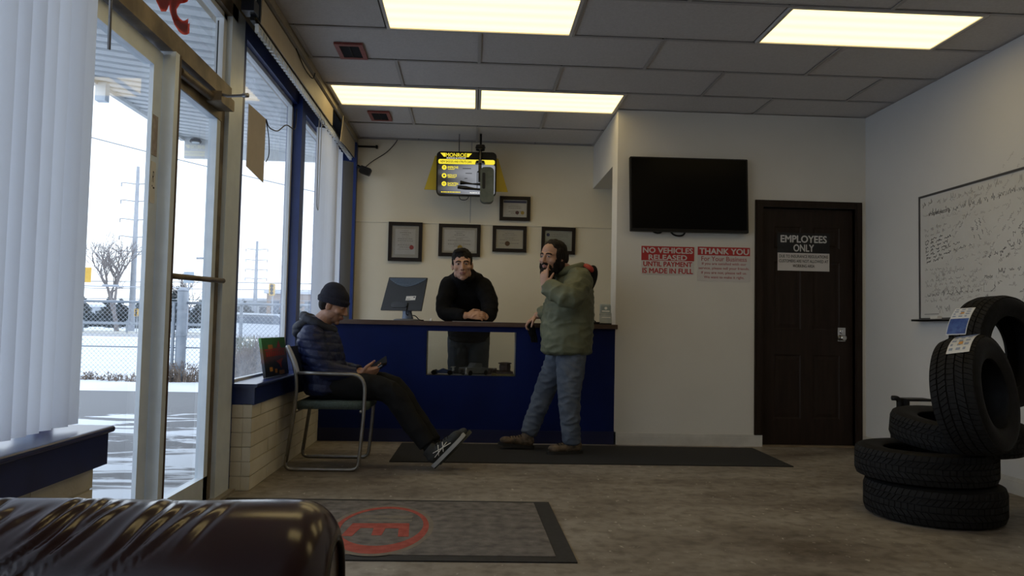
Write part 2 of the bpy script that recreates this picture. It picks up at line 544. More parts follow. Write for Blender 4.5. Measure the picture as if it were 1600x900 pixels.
for i in range(len(xs) - 1):
    for j in range(len(zs) - 1):
        cx, cz = (xs[i] + xs[i + 1]) / 2, (zs[j] + zs[j + 1]) / 2
        if any(p[0] < cx < p[1] and p[2] < cz < p[3] for p in panels):
            a, b, c, d = xs[i], xs[i + 1], zs[j], zs[j + 1]
            o_ = [(a, yf, c), (b, yf, c), (b, yf, d), (a, yf, d)]
            def ins(k, y): return [(a + k, y, c + k), (b - k, y, c + k), (b - k, y, d - k), (a + k, y, d - k)]
            loops = [o_, ins(0.010, yf + 0.006), ins(0.020, yf + 0.006), ins(0.045, yf + 0.001)]
            for q in range(3):
                for e in range(4): quad(bm, [loops[q][e], loops[q][(e + 1) % 4], loops[q + 1][(e + 1) % 4], loops[q + 1][e]])
            quad(bm, loops[3])
        else:
            quad(bm, [(xs[i], yf, zs[j]), (xs[i + 1], yf, zs[j]), (xs[i + 1], yf, zs[j + 1]), (xs[i], yf, zs[j + 1])])
box(bm, dx0, dx1, yf + 0.014, yf + 0.045, 0.014, DZ - 0.006)
bmesh.ops.remove_doubles(bm, verts=bm.verts[:], dist=1e-5)
door = struct('door_1', bm, m_door)
bm = B()
box(bm, 3.225, 3.295, yf - 0.006, yf, 0.925, 1.045)
obj('lock_plate', bm, m_chrome, door, bevel=0.004)
bm = B(); lathe(bm, [(0.0, 0.05), (0.018, 0.05), (0.026, 0.042), (0.026, 0.03), (0.012, 0.022), (0.012, 0.0)], 20, plane_M((3.262, yf - 0.006, 0.955), (1, 0, 0), (0, 0, 1)))
obj('door_knob', bm, m_chrome, door, smooth=True, angle=40)
bm = B(); lathe(bm, [(0.0, 0.014), (0.016, 0.014), (0.02, 0.0)], 20, plane_M((3.262, yf - 0.006, 1.01), (1, 0, 0), (0, 0, 1))); box(bm, 3.258, 3.266, yf - 0.028, yf - 0.018, 1.0, 1.02)
obj('deadbolt', bm, m_chrome, door, smooth=True, angle=40)
bm = B(); box(bm, DX0 + 0.0, DX1, D - 0.01, D + 0.1, 0.0, 0.012)
struct('trim_threshold', bm, pm('worn_wood_threshold', (0.17, 0.12, 0.07), (0.24, 0.18, 0.11), rough=0.6, scale=9))

# ------------------------------------------------ shop front on the left
m_brick = pm('painted_brick', (0.60, 0.56, 0.46), (0.72, 0.69, 0.60), rough=0.7, scale=4, bump=0.25, bscale=45)
m_mortar = pm('painted_mortar', (0.50, 0.46, 0.38), (0.58, 0.54, 0.46), rough=0.85, scale=7)
def knee_wall(name, xo, xi, y0, y1, ends):
    bm = B()
    box(bm, xo, xi - 0.006, y0 + 0.006, y1 - 0.006, 0, 0.51, mi=1)
    rnd = random.Random(3)
    nc = 6; ch = 0.51 / nc
    for c in range(nc):
        z0, z1 = c * ch + 0.003, (c + 1) * ch - 0.004
        y = y0 + (-0.2 if c % 2 else 0.0)
        while y < y1:
            a, b = max(y + 0.003, y0), min(y + 0.397, y1)
            j = rnd.uniform(-0.0015, 0.0015)
            if b - a > 0.02: box(bm, xi - 0.05, xi + j, a, b, z0, z1)
            y += 0.40
        for (yy, sg) in ends: 
            j = rnd.uniform(-0.001, 0.001)
            box(bm, xo, xi - 0.052, yy + j, yy + sg * 0.05, z0, z1)
    return struct(name, bm, [m_brick, m_mortar])
knee_wall('wall_left', -1.50, -1.285, 4.735, 8.17, [(4.735, 1)])
knee_wall('wall_left_near', -1.50, -1.255, -3.05, 2.725, [(2.725, -1)])

def sill(name, x0, x1, y0, y1, z0, z1):
    bm = B(); box(bm, x0, x1, y0, y1, z0, z1 - 0.022)
    o = [(x0, z1 - 0.022), (x1 + 0.006, z1 - 0.022)]
    for i in range(7):
        a = -PI / 2 + PI * i / 6
        o.append((x1 + 0.006 + 0.011 * math.cos(a), z1 - 0.011 + 0.011 * math.sin(a)))
    o.append((x0, z1))
    Mx = plane_M((0, y1 + 0.012, 0), (1, 0, 0), (0, 0, 1))
    prism(bm, o, Mx, (y1 - y0) + 0.024)
    return bm
struct('trim_sill_far', sill('s', -1.43, -1.272, 4.735, 8.17, 0.502, 0.625), m_bluesill)
struct('trim_sill_near', sill('s', -1.43, -1.215, -3.05, 2.735, 0.505, 0.632), m_bluesill)

# upper wall, bulkhead
bm = B(); box(bm, -1.60, -1.40, -3.05, 8.17, 2.80, H + 0.02); box(bm, -1.60, -1.23, -3.05, 8.17, 2.872, H + 0.02)
struct('wall_bulkhead', bm, m_tan)
bm = B(); box(bm, -1.60, -1.40, -3.05, -2.2, 0, 2.8)
struct('wall_left_rear', bm, m_wall)

# window 1: blue framed far shop window (two panes) and the end post
bm = B()
FX0, FX1 = -1.485, -1.365
box(bm, FX0, -1.40, 4.70, 4.76, 0.0, 2.80)                     # near jamb, runs to the floor
box(bm, FX0, FX1, 6.165, 6.30, 0.625, 2.80)                    # mullion
box(bm, FX0, -1.40, 4.76, 8.10, 2.70, 2.80)                    # head
box(bm, FX0, -1.225, 8.09, 8.17, 0.625, 2.86)                  # end post
box(bm, FX0, -1.40, 7.30, 7.40, 0.625, 2.80)
win = struct('window_1', bm, m_blue2)
bm = B()
for (a, b) in ((4.76, 6.165), (6.30, 7.30), (7.40, 8.09)):
    box(bm, XW - 0.02, XW + 0.015, a, a + 0.022, 0.625, 2.70); box(bm, XW - 0.02, XW + 0.015, b - 0.045, b, 0.625, 2.70)
    box(bm, XW - 0.02, XW + 0.015, a, b, 2.668, 2.70); box(bm, XW - 0.02, XW + 0.015, a, b, 0.618, 0.640)
struct('window_stops', bm, m_white, win)
bm = B()
for (a, b) in ((4.76, 6.165), (6.30, 7.30), (7.40, 8.09)): quad(bm, [(XW, a, 0.63), (XW, b, 0.63), (XW, b, 2.69), (XW, a, 2.69)])
struct('window_glass', bm, m_glass2, win)

# window 2: near shop window behind the vertical blind
bm = B()
box(bm, FX0, -1.42, -2.2, 2.72, 2.70, 2.80); box(bm, FX0, -1.42, 2.66, 2.74, 0.62, 2.80); box(bm, FX0, -1.42, 0.9, 0.98, 0.62, 2.7); box(bm, FX0, -1.42, -2.2, -2.12, 0.62, 2.7)
w2 = struct('window_2', bm, m_alu)
bm = B(); quad(bm, [(XW, -2.12, 0.62), (XW, 2.66, 0.62), (XW, 2.66, 2.70), (XW, -2.12, 2.70)])
struct('window_glass', bm, m_glass, w2)

# window 3: sidelight and transom around the entrance door
bm = B()
box(bm, -1.475, -1.375, 3.600, 3.665, 0.0, 2.215)                # post
box(bm, -1.475, -1.395, 4.455, 4.70, 0.0, 2.80)                  # far jamb
w3 = struct('window_3', bm, m_alu, bevel=0.003)
bm = B(); box(bm, -1.376, -1.3735, 3.648, 3.668, 0.0, 2.215); box(bm, -1.475, -1.3745, 3.6655, 3.669, 0, 2.215)
struct('trim_post_edge', bm, m_rust)
bm = B()
box(bm, -1.449, -1.43, 3.50, 3.594, 0.02, 2.20); box(bm, -1.475, -1.43, 2.74, 2.80, 0.0, 2.20); box(bm, -1.475, -1.43, 2.80, 3.50, 2.12, 2.20); box(bm, -1.475, -1.43, 2.80, 3.50, 0.0, 0.12)
struct('sidelight_frame', bm, m_alu, w3, bevel=0.003)
bm = B(); quad(bm, [(XW, 2.80, 0.1), (XW, 3.50, 0.1), (XW, 3.50, 2.13), (XW, 2.80, 2.13)])
struct('sidelight_glass', bm, m_glass, w3)
bm = B()
box(bm, -1.485, -1.385, 2.74, 4.455, 2.215, 2.305)                # header bar
box(bm, -1.485, -1.395, 2.74, 4.56, 2.72, 2.80)                  # transom head
struct('transom_bar', bm, m_bronze, w3, bevel=0.004)
bm = B()
box(bm, -1.470, -1.425, 4.40, 4.455, 2.305, 2.72); box(bm, -1.47, -1.425, 2.74, 4.455, 2.305, 2.325); box(bm, -1.47, -1.425, 2.74, 4.455, 2.69, 2.72)
struct('transom_stops', bm, m_white, w3)
bm = B(); quad(bm, [(XW, 2.74, 2.31), (XW, 4.45, 2.31), (XW, 4.45, 2.72), (XW, 2.74, 2.72)])
struct('transom_glass', bm, m_glass, w3)
bm = B()
for (a, b) in (((3.0, 2.335), (3.78, 2.335)), ((3.82, 2.335), (4.33, 2.335)), ((4.37, 2.34), (4.37, 2.66))):
    tube(bm, [(XW + 0.004, a[0], a[1]), (XW + 0.004, b[0], b[1])], 0.0035, 6)
struct('trim_alarm_tape', bm, m_black)
# window lettering, read from the street: mirrored from in here
bm = B()
Mt = plane_M((XW - 0.004, 3.83, 2.565), (0, -1, 0), (0, 0, 1))
text_bm(bm, 'S', Mt, 0.235, 0.32, bold=0.04)
Mt = plane_M((XW - 0.004, 3.61, 2.575), (0, -1, 0), (0, 0, 1))
text_bm(bm, 'O', Mt, 0.215, 0.32, bold=0.04)
m_vin = bpy.data.materials.new('red_vinyl'); m_vin.use_nodes = True
_n = m_vin.node_tree.nodes; _n.remove(_n['Principled BSDF'])
_a = _n.new('ShaderNodeBsdfDiffuse'); _a.inputs[0].default_value = (0.70, 0.08, 0.035, 1)
_b = _n.new('ShaderNodeBsdfTranslucent'); _b.inputs[0].default_value = (0.70, 0.08, 0.035, 1)
_c = _n.new('ShaderNodeMixShader'); _c.inputs[0].default_value = 0.45
m_vin.node_tree.links.new(_a.outputs[0], _c.inputs[1]); m_vin.node_tree.links.new(_b.outputs[0], _c.inputs[2]); m_vin.node_tree.links.new(_c.outputs[0], _n['Material Output'].inputs[0])
tag(obj('window_lettering', bm, m_vin), 'red letters stuck on the transom glass above the entrance, mirrored from inside', 'lettering')

# door 2: glazed entrance door
bm = B()
dy0, dy1 = 3.674, 4.448
box(bm, -1.465, -1.42, dy0, dy0 + 0.022, 0.02, 2.20); box(bm, -1.465, -1.42, 4.335, dy1, 0.02, 2.20)
box(bm, -1.465, -1.42, dy0, dy1, 2.10, 2.20); box(bm, -1.465, -1.42, dy0, dy1, 0.02, 0.15)
d2 = struct('door_2', bm, m_alu, bevel=0.003)
bm = B(); box(bm, -1.424, -1.418, 4.395, 4.45, 0.02, 2.20); box(bm, -1.424, -1.416, dy0 + 0.02, 4.4, 2.10, 2.2)
struct('door_edge_strip', bm, m_bronze, d2)
bm = B(); quad(bm, [(XW, dy0, 0.14), (XW, 4.34, 0.14), (XW, 4.34, 2.11), (XW, dy0, 2.11)])
struct('door_glass', bm, m_glass, d2)
bm = B(); tube(bm, [(-1.385, 3.69, 1.195), (-1.385, 4.43, 1.215)], 0.014, 10); tube(bm, [(-1.43, 3.70, 1.196), (-1.385, 3.70, 1.196)], 0.012, 8); tube(bm, [(-1.43, 4.42, 1.215), (-1.385, 4.42, 1.215)], 0.012, 8)
struct('push_bar', bm, m_bronze, d2, smooth=True)
bm = B(); box(bm, -1.50, -1.36, 2.74, 4.72, 0.0, 0.016)
struct('trim_door_threshold', bm, pm('aluminium_threshold', (0.22, 0.20, 0.17), (0.32, 0.29, 0.25), rough=0.5, scale=12))
# exit stickers on the sidelight stile
bm = B(); prism(bm, rrect(0.055, 0.185, 0.012), plane_M((-1.4295, 3.535, 1.60), (0, 1, 0), (0, 0, 1)), 0.002)
t = obj('door_sticker', bm, m_paper); tag(t, 'small white rounded sticker on the frame left of the entrance door', 'sticker')
bm = B(); text_bm(bm, 'R', plane_M((-1.427, 3.533, 1.625), (0, 1, 0), (0, 0, 1)), 0.02, 0.05, shear=0.3); box(bm, -1.4275, -1.427, 3.525, 3.532, 1.58, 1.587); box(bm, -1.4275, -1.427, 3.537, 3.552, 1.573, 1.581)
obj('sticker_print', bm, m_dark, t)
bm = B(); box(bm, -1.4298, -1.428, 3.51, 3.565, 1.72, 1.90)
tag(obj('tape_patch', bm, pm('brown_tape', (0.30, 0.25, 0.23), (0.42, 0.37, 0.34), rough=0.6, scale=30)), 'brown rectangular tape patch just above the white sticker on the door frame', 'tape')
# ---------------------------------------------------------------- ceiling lights and vents
def panel_mat():
    m = bpy.data.materials.new('lit_diffuser'); m.use_nodes = True
    n = m.node_tree.nodes; l = m.node_tree.links; p = n['Principled BSDF']
    t = n.new('ShaderNodeTexCoord'); s = n.new('ShaderNodeSeparateXYZ'); l.new(t.outputs['UV'], s.inputs[0])
    w = n.new('ShaderNodeMath'); w.operation = 'MULTIPLY'; w.inputs[1].default_value = 2 * PI * 4; l.new(s.outputs['Y'], w.inputs[0])
    c = n.new('ShaderNodeMath'); c.operation = 'COSINE'; l.new(w.outputs[0], c.inputs[0])
    r = n.new('ShaderNodeMapRange'); r.inputs['From Min'].default_value = -1; r.inputs['To Min'].default_value = PANEL_EMIT * 1.07; r.inputs['To Max'].default_value = PANEL_EMIT * 0.90
    l.new(c.outputs[0], r.inputs['Value']); l.new(r.outputs[0], p.inputs['Emission Strength'])
    p.inputs['Emission Color'].default_value = (1.0, 0.765, 0.345, 1)
    p.inputs['Base Color'].default_value = (0.5, 0.5, 0.45, 1); p.inputs['Roughness'].default_value = 0.5
    return m
m_panel = panel_mat()
m_lframe = pm('light_frame', (0.60, 0.58, 0.55), None, rough=0.45)
LL = {(0, -2): 'long lit ceiling light against the window wall, over the counter', (0, 0): 'lit ceiling light over the counter ending at the corner of the partition wall',
      (3, -1): 'large lit ceiling light nearest the camera, in the middle of the ceiling', (3, 3): 'lit ceiling light close to the whiteboard wall'}
for rk in ((6, -2), (6, 2), (9, -1), (9, 3)): LL[rk] = 'unseen ceiling light added behind the camera to light the room'  # assumed lamps out of view, added on the same grid to light the room
for (row, k), lab in LL.items():
    xa, xb = X0 + k * TL, X0 + (k + 2) * TL
    ya, yb = YA - row * TL, YA - (row - 1) * TL
    xa, xb = max(xa, -1.22), min(xb, XR - 0.005)
    L_ = thing('ceiling_light', lab, 'ceiling light', ((xa + xb) / 2, (ya + yb) / 2, H), 'fluorescent ceiling lights' if row < 5 else 'ceiling lights added behind the camera')
    bm = B()
    i = 0.026
    for (a, b, c, d) in ((xa + .004, xb - .004, ya + .004, ya + i), (xa + .004, xb - .004, yb - i, yb - .004), (xa + .004, xa + i, ya + i, yb - i), (xb - i, xb - .004, ya + i, yb - i)):
        box(bm, a, b, c, d, H - 0.004, H + 0.018)
    obj('light_frame', bm, m_lframe, L_)
    bm = B(); f = quad(bm, [(xa + i, ya + i, H + 0.004), (xb - i, ya + i, H + 0.004), (xb - i, yb - i, H + 0.004), (xa + i, yb - i, H + 0.004)])
    uv = bm.loops.layers.uv.new('UVMap')
    for lp, q in zip(f.loops, ((0, 0), (1, 0), (1, 1), (0, 1))): lp[uv].uv = q
    o = obj('light_diffuser', bm, m_panel, L_)
    if o.data.polygons[0].normal.z > 0: o.data.flip_normals()
m_ventr = pm('red_vent_frame', (0.22, 0.045, 0.04), (0.30, 0.07, 0.06), rough=0.5, scale=30)
for (x, y, lab) in ((-0.897, 5.52, 'red framed ceiling vent nearer the camera, beside the valance'), (-0.893, 7.24, 'red framed ceiling vent over the counter recess, beyond the long light')):
    t = thing('ceiling_vent', lab, 'vent', (x, y, H), 'red ceiling vents')
    hx, hy = 0.098, 0.152
    bm = B()
    for (a, b, c, d) in ((-hx, hx, -hy, -hy + .035), (-hx, hx, hy - .035, hy), (-hx, -hx + .03, -hy + .035, hy - .035), (hx - .03, hx, -hy + .035, hy - .035)):
        box(bm, x + a, x + b, y + c, y + d, H - 0.009, H + 0.006)
    obj('vent_frame', bm, m_ventr, t, bevel=0.003)
    bm = B()
    box(bm, x - hx + .03, x + hx - .03, y - hy + .035, y + hy - .035, H + 0.003, H + 0.0055)
    for i in range(7):
        yy = y - hy + .05 + i * .034
        quad(bm, [(x - hx + .03, yy, H + .003), (x + hx - .03, yy, H + .003), (x + hx - .03, yy + .016, H - .006), (x - hx + .03, yy + .016, H - .006)])
    box(bm, x - .004, x + .004, y - hy + .035, y + hy - .035, H - .007, H + .003)
    obj('vent_grille', bm, m_dark, t)

# ---------------------------------------------------------------- blinds
def blind_mat(name, c, tr):
    m = bpy.data.materials.new(name); m.use_nodes = True
    n = m.node_tree.nodes; l = m.node_tree.links; n.remove(n['Principled BSDF'])
    d = n.new('ShaderNodeBsdfDiffuse'); d.inputs[0].default_value = (*c, 1)
    t = n.new('ShaderNodeBsdfTranslucent'); t.inputs[0].default_value = (*c, 1)
    mx = n.new('ShaderNodeMixShader'); mx.inputs[0].default_value = tr
    l.new(d.outputs[0], mx.inputs[1]); l.new(t.outputs[0], mx.inputs[2]); l.new(mx.outputs[0], n['Material Output'].inputs[0])
    return m
m_vane = blind_mat('white_vinyl_vane', (0.78, 0.82, 0.90), 0.46)
def vane(x, y, z0, z1, ang, w=0.089):
    """one curved vertical vane"""
    bm = B(); n = 6
    ca, sa = math.cos(ang), math.sin(ang)
    rows = []
    for z in (z0, z1):
        row = []
        for i in range(n + 1):
            u = -w / 2 + w * i / n
            b = 0.007 * (1 - (2 * u / w) ** 2)
            row.append(bm.verts.new((x + u * sa + b * ca, y + u * ca - b * sa, z)))
        rows.append(row)
    for i in range(n): bm.faces.new((rows[0][i], rows[0][i + 1], rows[1][i + 1], rows[1][i]))
    return bm
bl = thing('vertical_blind', 'white vertical blind hanging over the near window sill', 'blind', (-1.30, 0.9, 2.60), 'vertical window blinds')
bm = B(); box(bm, -1.33, -1.275, -2.0, 2.78, 2.60, 2.645); obj('head_rail', bm, m_white, bl)
y = 2.615; i = 0
while y > -1.9:
    a = math.radians(36 + 6 * math.sin(i * 1.7))
    obj('vane', vane(-1.302 + 0.004 * math.sin(i * 2.3), y, 0.648, 2.605, a), m_vane, bl, smooth=True)
    y -= 0.0745 + 0.006 * math.sin(i * 1.3); i += 1
bm = B(); tube(bm, [(-1.28, 2.735, 2.62), (-1.28, 2.742, 2.3), (-1.28, 2.752, 1.925)], 0.006, 8)
obj('wand', bm, m_steel, bl, smooth=True)

bl = thing('vertical_blind', 'white vertical blind drawn into a bunch beside the far blue window post', 'blind', (-1.30, 7.0, 2.65), 'vertical window blinds')
bm = B(); box(bm, -1.298, -1.272, 4.45, 8.08, 2.70, 2.722)
obj('head_rail', bm, m_black, bl)
bm = B()
yy = 4.5; comb = []
while yy < 8.0:
    comb += [(yy, 2.69), (yy + 0.008, 2.69), (yy + 0.008, 2.655), (yy + 0.036, 2.655), (yy + 0.036, 2.69)]
    yy += 0.062
prism(bm, comb + [(8.06, 2.69), (8.06, 2.70), (4.5, 2.70)], plane_M((-1.285, 0, 0), (0, 1, 0), (0, 0, 1)), 0.022)
obj('carrier_track', bm, m_white, bl)
for i in range(9):
    yv = 6.70 + i * 0.115
    obj('vane', vane(-1.315, yv, 0.66, 2.655, math.radians(62 if i < 6 else 28)), m_vane, bl, smooth=True)
bm = B(); tube(bm, bend([(-1.268, 6.33, 2.64), (-1.266, 6.34, 1.92), (-1.266, 6.40, 1.90), (-1.268, 6.44, 2.64)], 0.02), 0.004, 6)
obj('pull_cord', bm, m_steel, bl)
bm = B(); tube(bm, bend([(-1.268, 6.44, 2.60), (-1.24, 6.44, 2.625), (-1.24, 6.30, 2.63), (-1.25, 6.30, 2.60)], 0.02), 0.004, 6)
obj('cord_hook', bm, m_steel, bl)
# grey folded vane stack at the far end
bm = vane(-1.285, 7.95, 0.66, 2.63, math.radians(50), 0.12)
obj('vane', bm, pm('grey_vane', (0.16, 0.17, 0.19), None, rough=0.6), bl, smooth=True)

# tan valance strip
m_val = pm('valance_vinyl', (0.50, 0.42, 0.30), (0.58, 0.50, 0.37), rough=0.55, scale=3)
va = thing('valance', 'tan valance strip in front of the blind track along the window wall', 'valance', (-1.25, 5.5, 2.7))
bm = B(); box(bm, -1.252, -1.246, 4.50, 6.80, 2.702, 2.852)
obj('valance_board', bm, m_val, va)
bm = B(); box(bm, -1.36, -1.258, 4.47, 8.08, 2.852, 2.871)
obj('valance_channel', bm, m_dark, va)
bm = B()
n = 14
rows = []
for i in range(n + 1):
    t = i / n
    yy = 7.0 + t * 1.08
    x = -1.235 + 0.03 * math.exp(-t * 6) - 0.012 * t
    dz = -0.10 * math.exp(-t * 3.5)
    rows.append([(x + 0.02 * math.exp(-t * 5), yy, 2.855 + 0.35 * dz * 0.3), (x + 0.02 * math.exp(-t * 5) * 0.3, yy - 0.05 * math.exp(-t * 5), 2.70 + dz)])
for th in (0, 0.005):
    pass
for i in range(n):
    a, b = rows[i], rows[i + 1]
    quad(bm, [a[1], b[1], b[0], a[0]])
bmesh.ops.remove_doubles(bm, verts=bm.verts[:], dist=1e-5)
bmesh.ops.solidify(bm, geom=bm.faces[:], thickness=0.005)
obj('loose_valance_board', bm, m_val, va)
bm = B(); tube(bm, bend([(-1.243, 5.35, 2.86), (-1.236, 5.6, 2.80), (-1.226, 5.85, 2.80), (-1.224, 5.9, 2.87)], 0.1), 0.004, 6)
obj('loose_wire', bm, m_dark, va)
# white bracket box at the valance's near end
t = thing('blind_bracket', 'white and black bracket at the near end of the tan valance above the door', 'bracket', (-1.27, 4.4, 2.75))
bm = B(); box(bm, -1.30, -1.26, 4.36, 4.43, 2.80, 2.87); obj('bracket_plate', bm, m_white, t, bevel=0.004)
bm = B(); box(bm, -1.325, -1.255, 4.37, 4.47, 2.725, 2.795); obj('bracket_box', bm, pm('blue_black_bracket', (0.012, 0.015, 0.025), None, rough=0.3), t, bevel=0.012)

# sheet hung in the far window
t = thing('hanging_sheet', 'blank beige card hung by a wire against the window beside the entrance door', 'card', (-1.40, 5.0, 2.1))
bm = B(); prism(bm, [(4.86, 1.945), (5.255, 1.915), (5.265, 2.345), (4.865, 2.335)], plane_M((-1.409, 0, 0), (0, 1, 0), (0, 0, 1)), 0.004)
obj('card', bm, pm('beige_card', (0.52, 0.46, 0.40), (0.58, 0.52, 0.46), rough=0.8, scale=5), t)
bm = B(); tube(bm, bend([(-1.403, 5.262, 2.34), (-1.40, 5.32, 2.30), (-1.40, 5.55, 2.33), (-1.40, 5.80, 2.45), (-1.405, 6.12, 2.48), (-1.405, 6.14, 2.66)], 0.08), 0.0045, 6); tube(bm, bend([(-1.403, 5.262, 2.33), (-1.40, 5.33, 2.25), (-1.40, 5.36, 2.12), (-1.40, 5.28, 2.06)], 0.05), 0.0035, 6)
obj('hanging_wire', bm, m_black, t)

# door closer
t = thing('door_closer', 'grey door closer with a thin arm above the entrance door', 'door closer', (-1.36, 4.0, 2.17))
bm = B(); prism(bm, rrect(0.22, 0.062, 0.012), plane_M((-1.42, 4.24, 2.17), (0, 1, 0.02), (0, -0.02, 1)), 0.085)
obj('closer_body', bm, m_bronze, t, bevel=0.004)
bm = B(); tube(bm, [(-1.395, 3.70, 2.155), (-1.395, 4.14, 2.168)], 0.022, 12)
obj('closer_cylinder', bm, m_bronze, t, smooth=True, angle=40)
bm = B(); tube(bm, [(-1.375, 4.17, 2.175), (-1.375, 4.17, 2.20)], 0.018, 12)
obj('closer_spindle', bm, m_steel, t, smooth=True, angle=40)
bm = B(); tube(bm, [(-1.375, 4.17, 2.195), (-1.30, 4.12, 2.165), (-1.21, 4.075, 2.158), (-1.209, 4.0745, 2.158), (-1.180, 4.06, 2.156)], [0.008, 0.008, 0.008, 0.012, 0.012], 8)
obj('closer_arm', bm, m_steel, t, smooth=True)

# cover of a book/brochure standing on the sill
t = thing('booklet', 'green and red printed booklet standing on the blue sill against the window', 'booklet', (-1.34, 5.4, 0.625))
MB_ = plane_M((-1.345, 5.20, 0.626), V((0.05, 0.95, 0)), V((-0.16, 0, 1)))
def bkmat():
    m = bpy.data.materials.new('printed_cover'); m.use_nodes = True
    n = m.node_tree.nodes; l = m.node_tree.links; p = n['Principled BSDF']; p.inputs['Roughness'].default_value = 0.35
    t = n.new('ShaderNodeTexCoord'); s = n.new('ShaderNodeSeparateXYZ'); l.new(t.outputs['Object'], s.inputs[0])
    r = n.new('ShaderNodeValToRGB'); r.color_ramp.interpolation = 'EASE'
    mr = n.new('ShaderNodeMapRange'); mr.inputs['From Min'].default_value = 0.63; mr.inputs['From Max'].default_value = 0.90
    l.new(s.outputs['Z'], mr.inputs['Value'])
    nz = n.new('ShaderNodeTexNoise'); nz.inputs['Scale'].default_value = 14; l.new(t.outputs['Object'], nz.inputs['Vector'])
    a = n.new('ShaderNodeMath'); a.operation = 'MULTIPLY_ADD'; a.inputs[1].default_value = 0.35; l.new(nz.outputs['Fac'], a.inputs[0]); l.new(mr.outputs[0], a.inputs[2])
    sb = n.new('ShaderNodeMath'); sb.operation = 'SUBTRACT'; sb.inputs[1].default_value = 0.17; l.new(a.outputs[0], sb.inputs[0]); l.new(sb.outputs[0], r.inputs[0])
    e = r.color_ramp.elements; e[0].position = 0.0; e[0].color = (0.01, 0.01, 0.015, 1); e[1].position = 1.0; e[1].color = (0.06, 0.24, 0.05, 1)
    for (q, c) in ((0.30, (0.02, 0.03, 0.05, 1)), (0.42, (0.10, 0.05, 0.06, 1)), (0.62, (0.16, 0.10, 0.03, 1)), (0.74, (0.05, 0.2, 0.04, 1))):
        w = e.new(q); w.color = c
    l.new(r.outputs[0], p.inputs['Base Color'])
    return m
bm = B(); prism(bm, [(0, 0), (0.52, 0.0), (0.52, 0.262), (0.0, 0.262)], MB_, 0.018)
obj('cover', bm, bkmat(), t, bevel=0.002)
m_rp = pm('cover_red', (0.42, 0.05, 0.04), None, rough=0.4); m_or = pm('cover_orange', (0.5, 0.22, 0.03), None, rough=0.4)
bm = B()
for i in range(9):
    prism(bm, [(0.06 + i * .047, 0.135), (0.095 + i * .047, 0.135), (0.095 + i * .047, 0.135 + 0.035 + 0.006 * (i % 3)), (0.06 + i * .047, 0.17)], MB_ @ T(0, 0, 0.018), 0.001)
box(bm, 0.04, 0.49, 0.176, 0.186, 0.018, 0.019, M=MB_); prism(bm, [(0.31, 0.19), (0.40, 0.19), (0.36, 0.24)], MB_ @ T(0, 0, 0.018), 0.001)
prism(bm, [(0.26, 0.10), (0.42, 0.115), (0.37, 0.085), (0.36, 0.045), (0.32, 0.08)], MB_ @ T(0, 0, 0.018), 0.001)
obj('cover_art', bm, m_rp, t)
for (x, y_, w) in ((0.10, 0.05, .06), (0.21, 0.035, .05), (0.30, 0.02, .12), (0.12, 0.20, .1)):
    bm = B(); prism(bm, rrect(w, 0.028, 0.008, 3, x + w / 2, y_), MB_ @ T(0, 0, 0.018), 0.001)
    obj('cover_print', bm, m_or, t)

# ---------------------------------------------------------------- counter
ct = thing('service_counter', 'long navy blue service counter with a brown top and a display opening', 'counter', (0.0, 6.9, 0))
CL, CR = -1.285, 1.255
wx0, wx1, wz0, wz1 = -0.385, 0.382, 0.567, 0.945
y0, y1 = 6.775, 6.815
bm = B()
box(bm, CL, wx0, y0, y1, 0.0, 0.992); box(bm, wx1, CR, y0, y1, 0.0, 0.992); box(bm, wx0, wx1, y0, y1, 0.0, wz0); box(bm, wx0, wx1, y0, y1, wz1, 0.992)
bmesh.ops.remove_doubles(bm, verts=bm.verts[:], dist=1e-5)
obj('front_panel', bm, m_blue, ct)
bm = B(); box(bm, CL, CR, 6.735, 7.24, 0.992, 1.030)
obj('counter_top', bm, pm('brown_laminate', (0.072, 0.040, 0.027), (0.10, 0.058, 0.040), rough=0.35, scale=12, stretch=(1, 6, 6)), ct, bevel=0.004)
bm = B(); box(bm, wx0 - 0.012, wx0, y0 + 0.003, 7.02, wz0, wz1); box(bm, wx1, wx1 + 0.012, y0 + 0.003, 7.02, wz0, wz1); box(bm, wx0, wx1, y0 + 0.003, 7.02, wz0 - 0.012, wz0)
obj('display_lining', bm, pm('white_lining', (0.62, 0.62, 0.60), None, rough=0.6), ct)
bm = B(); quad(bm, [(wx0, y0 + 0.012, wz0), (wx1, y0 + 0.012, wz0), (wx1, y0 + 0.012, wz1), (wx0, y0 + 0.012, wz1)])
obj('display_glass', bm, m_glass, ct)
bm = B(); box(bm, CL, CR, 6.768, y0, 0.0, 0.11)
obj('kick_strip', bm, pm('dark_kick', (0.004, 0.007, 0.05), None, rough=0.5), ct)
bm = B(); box(bm, CR - 0.06, CR - 0.02, y1, 7.2, 0, 0.992); obj('side_panel', bm, m_blue, ct)
bm = B(); box(bm, CL + .02, CL + 0.06, y1, 7.2, 0, 0.992); obj('side_panel', bm, m_blue, ct)

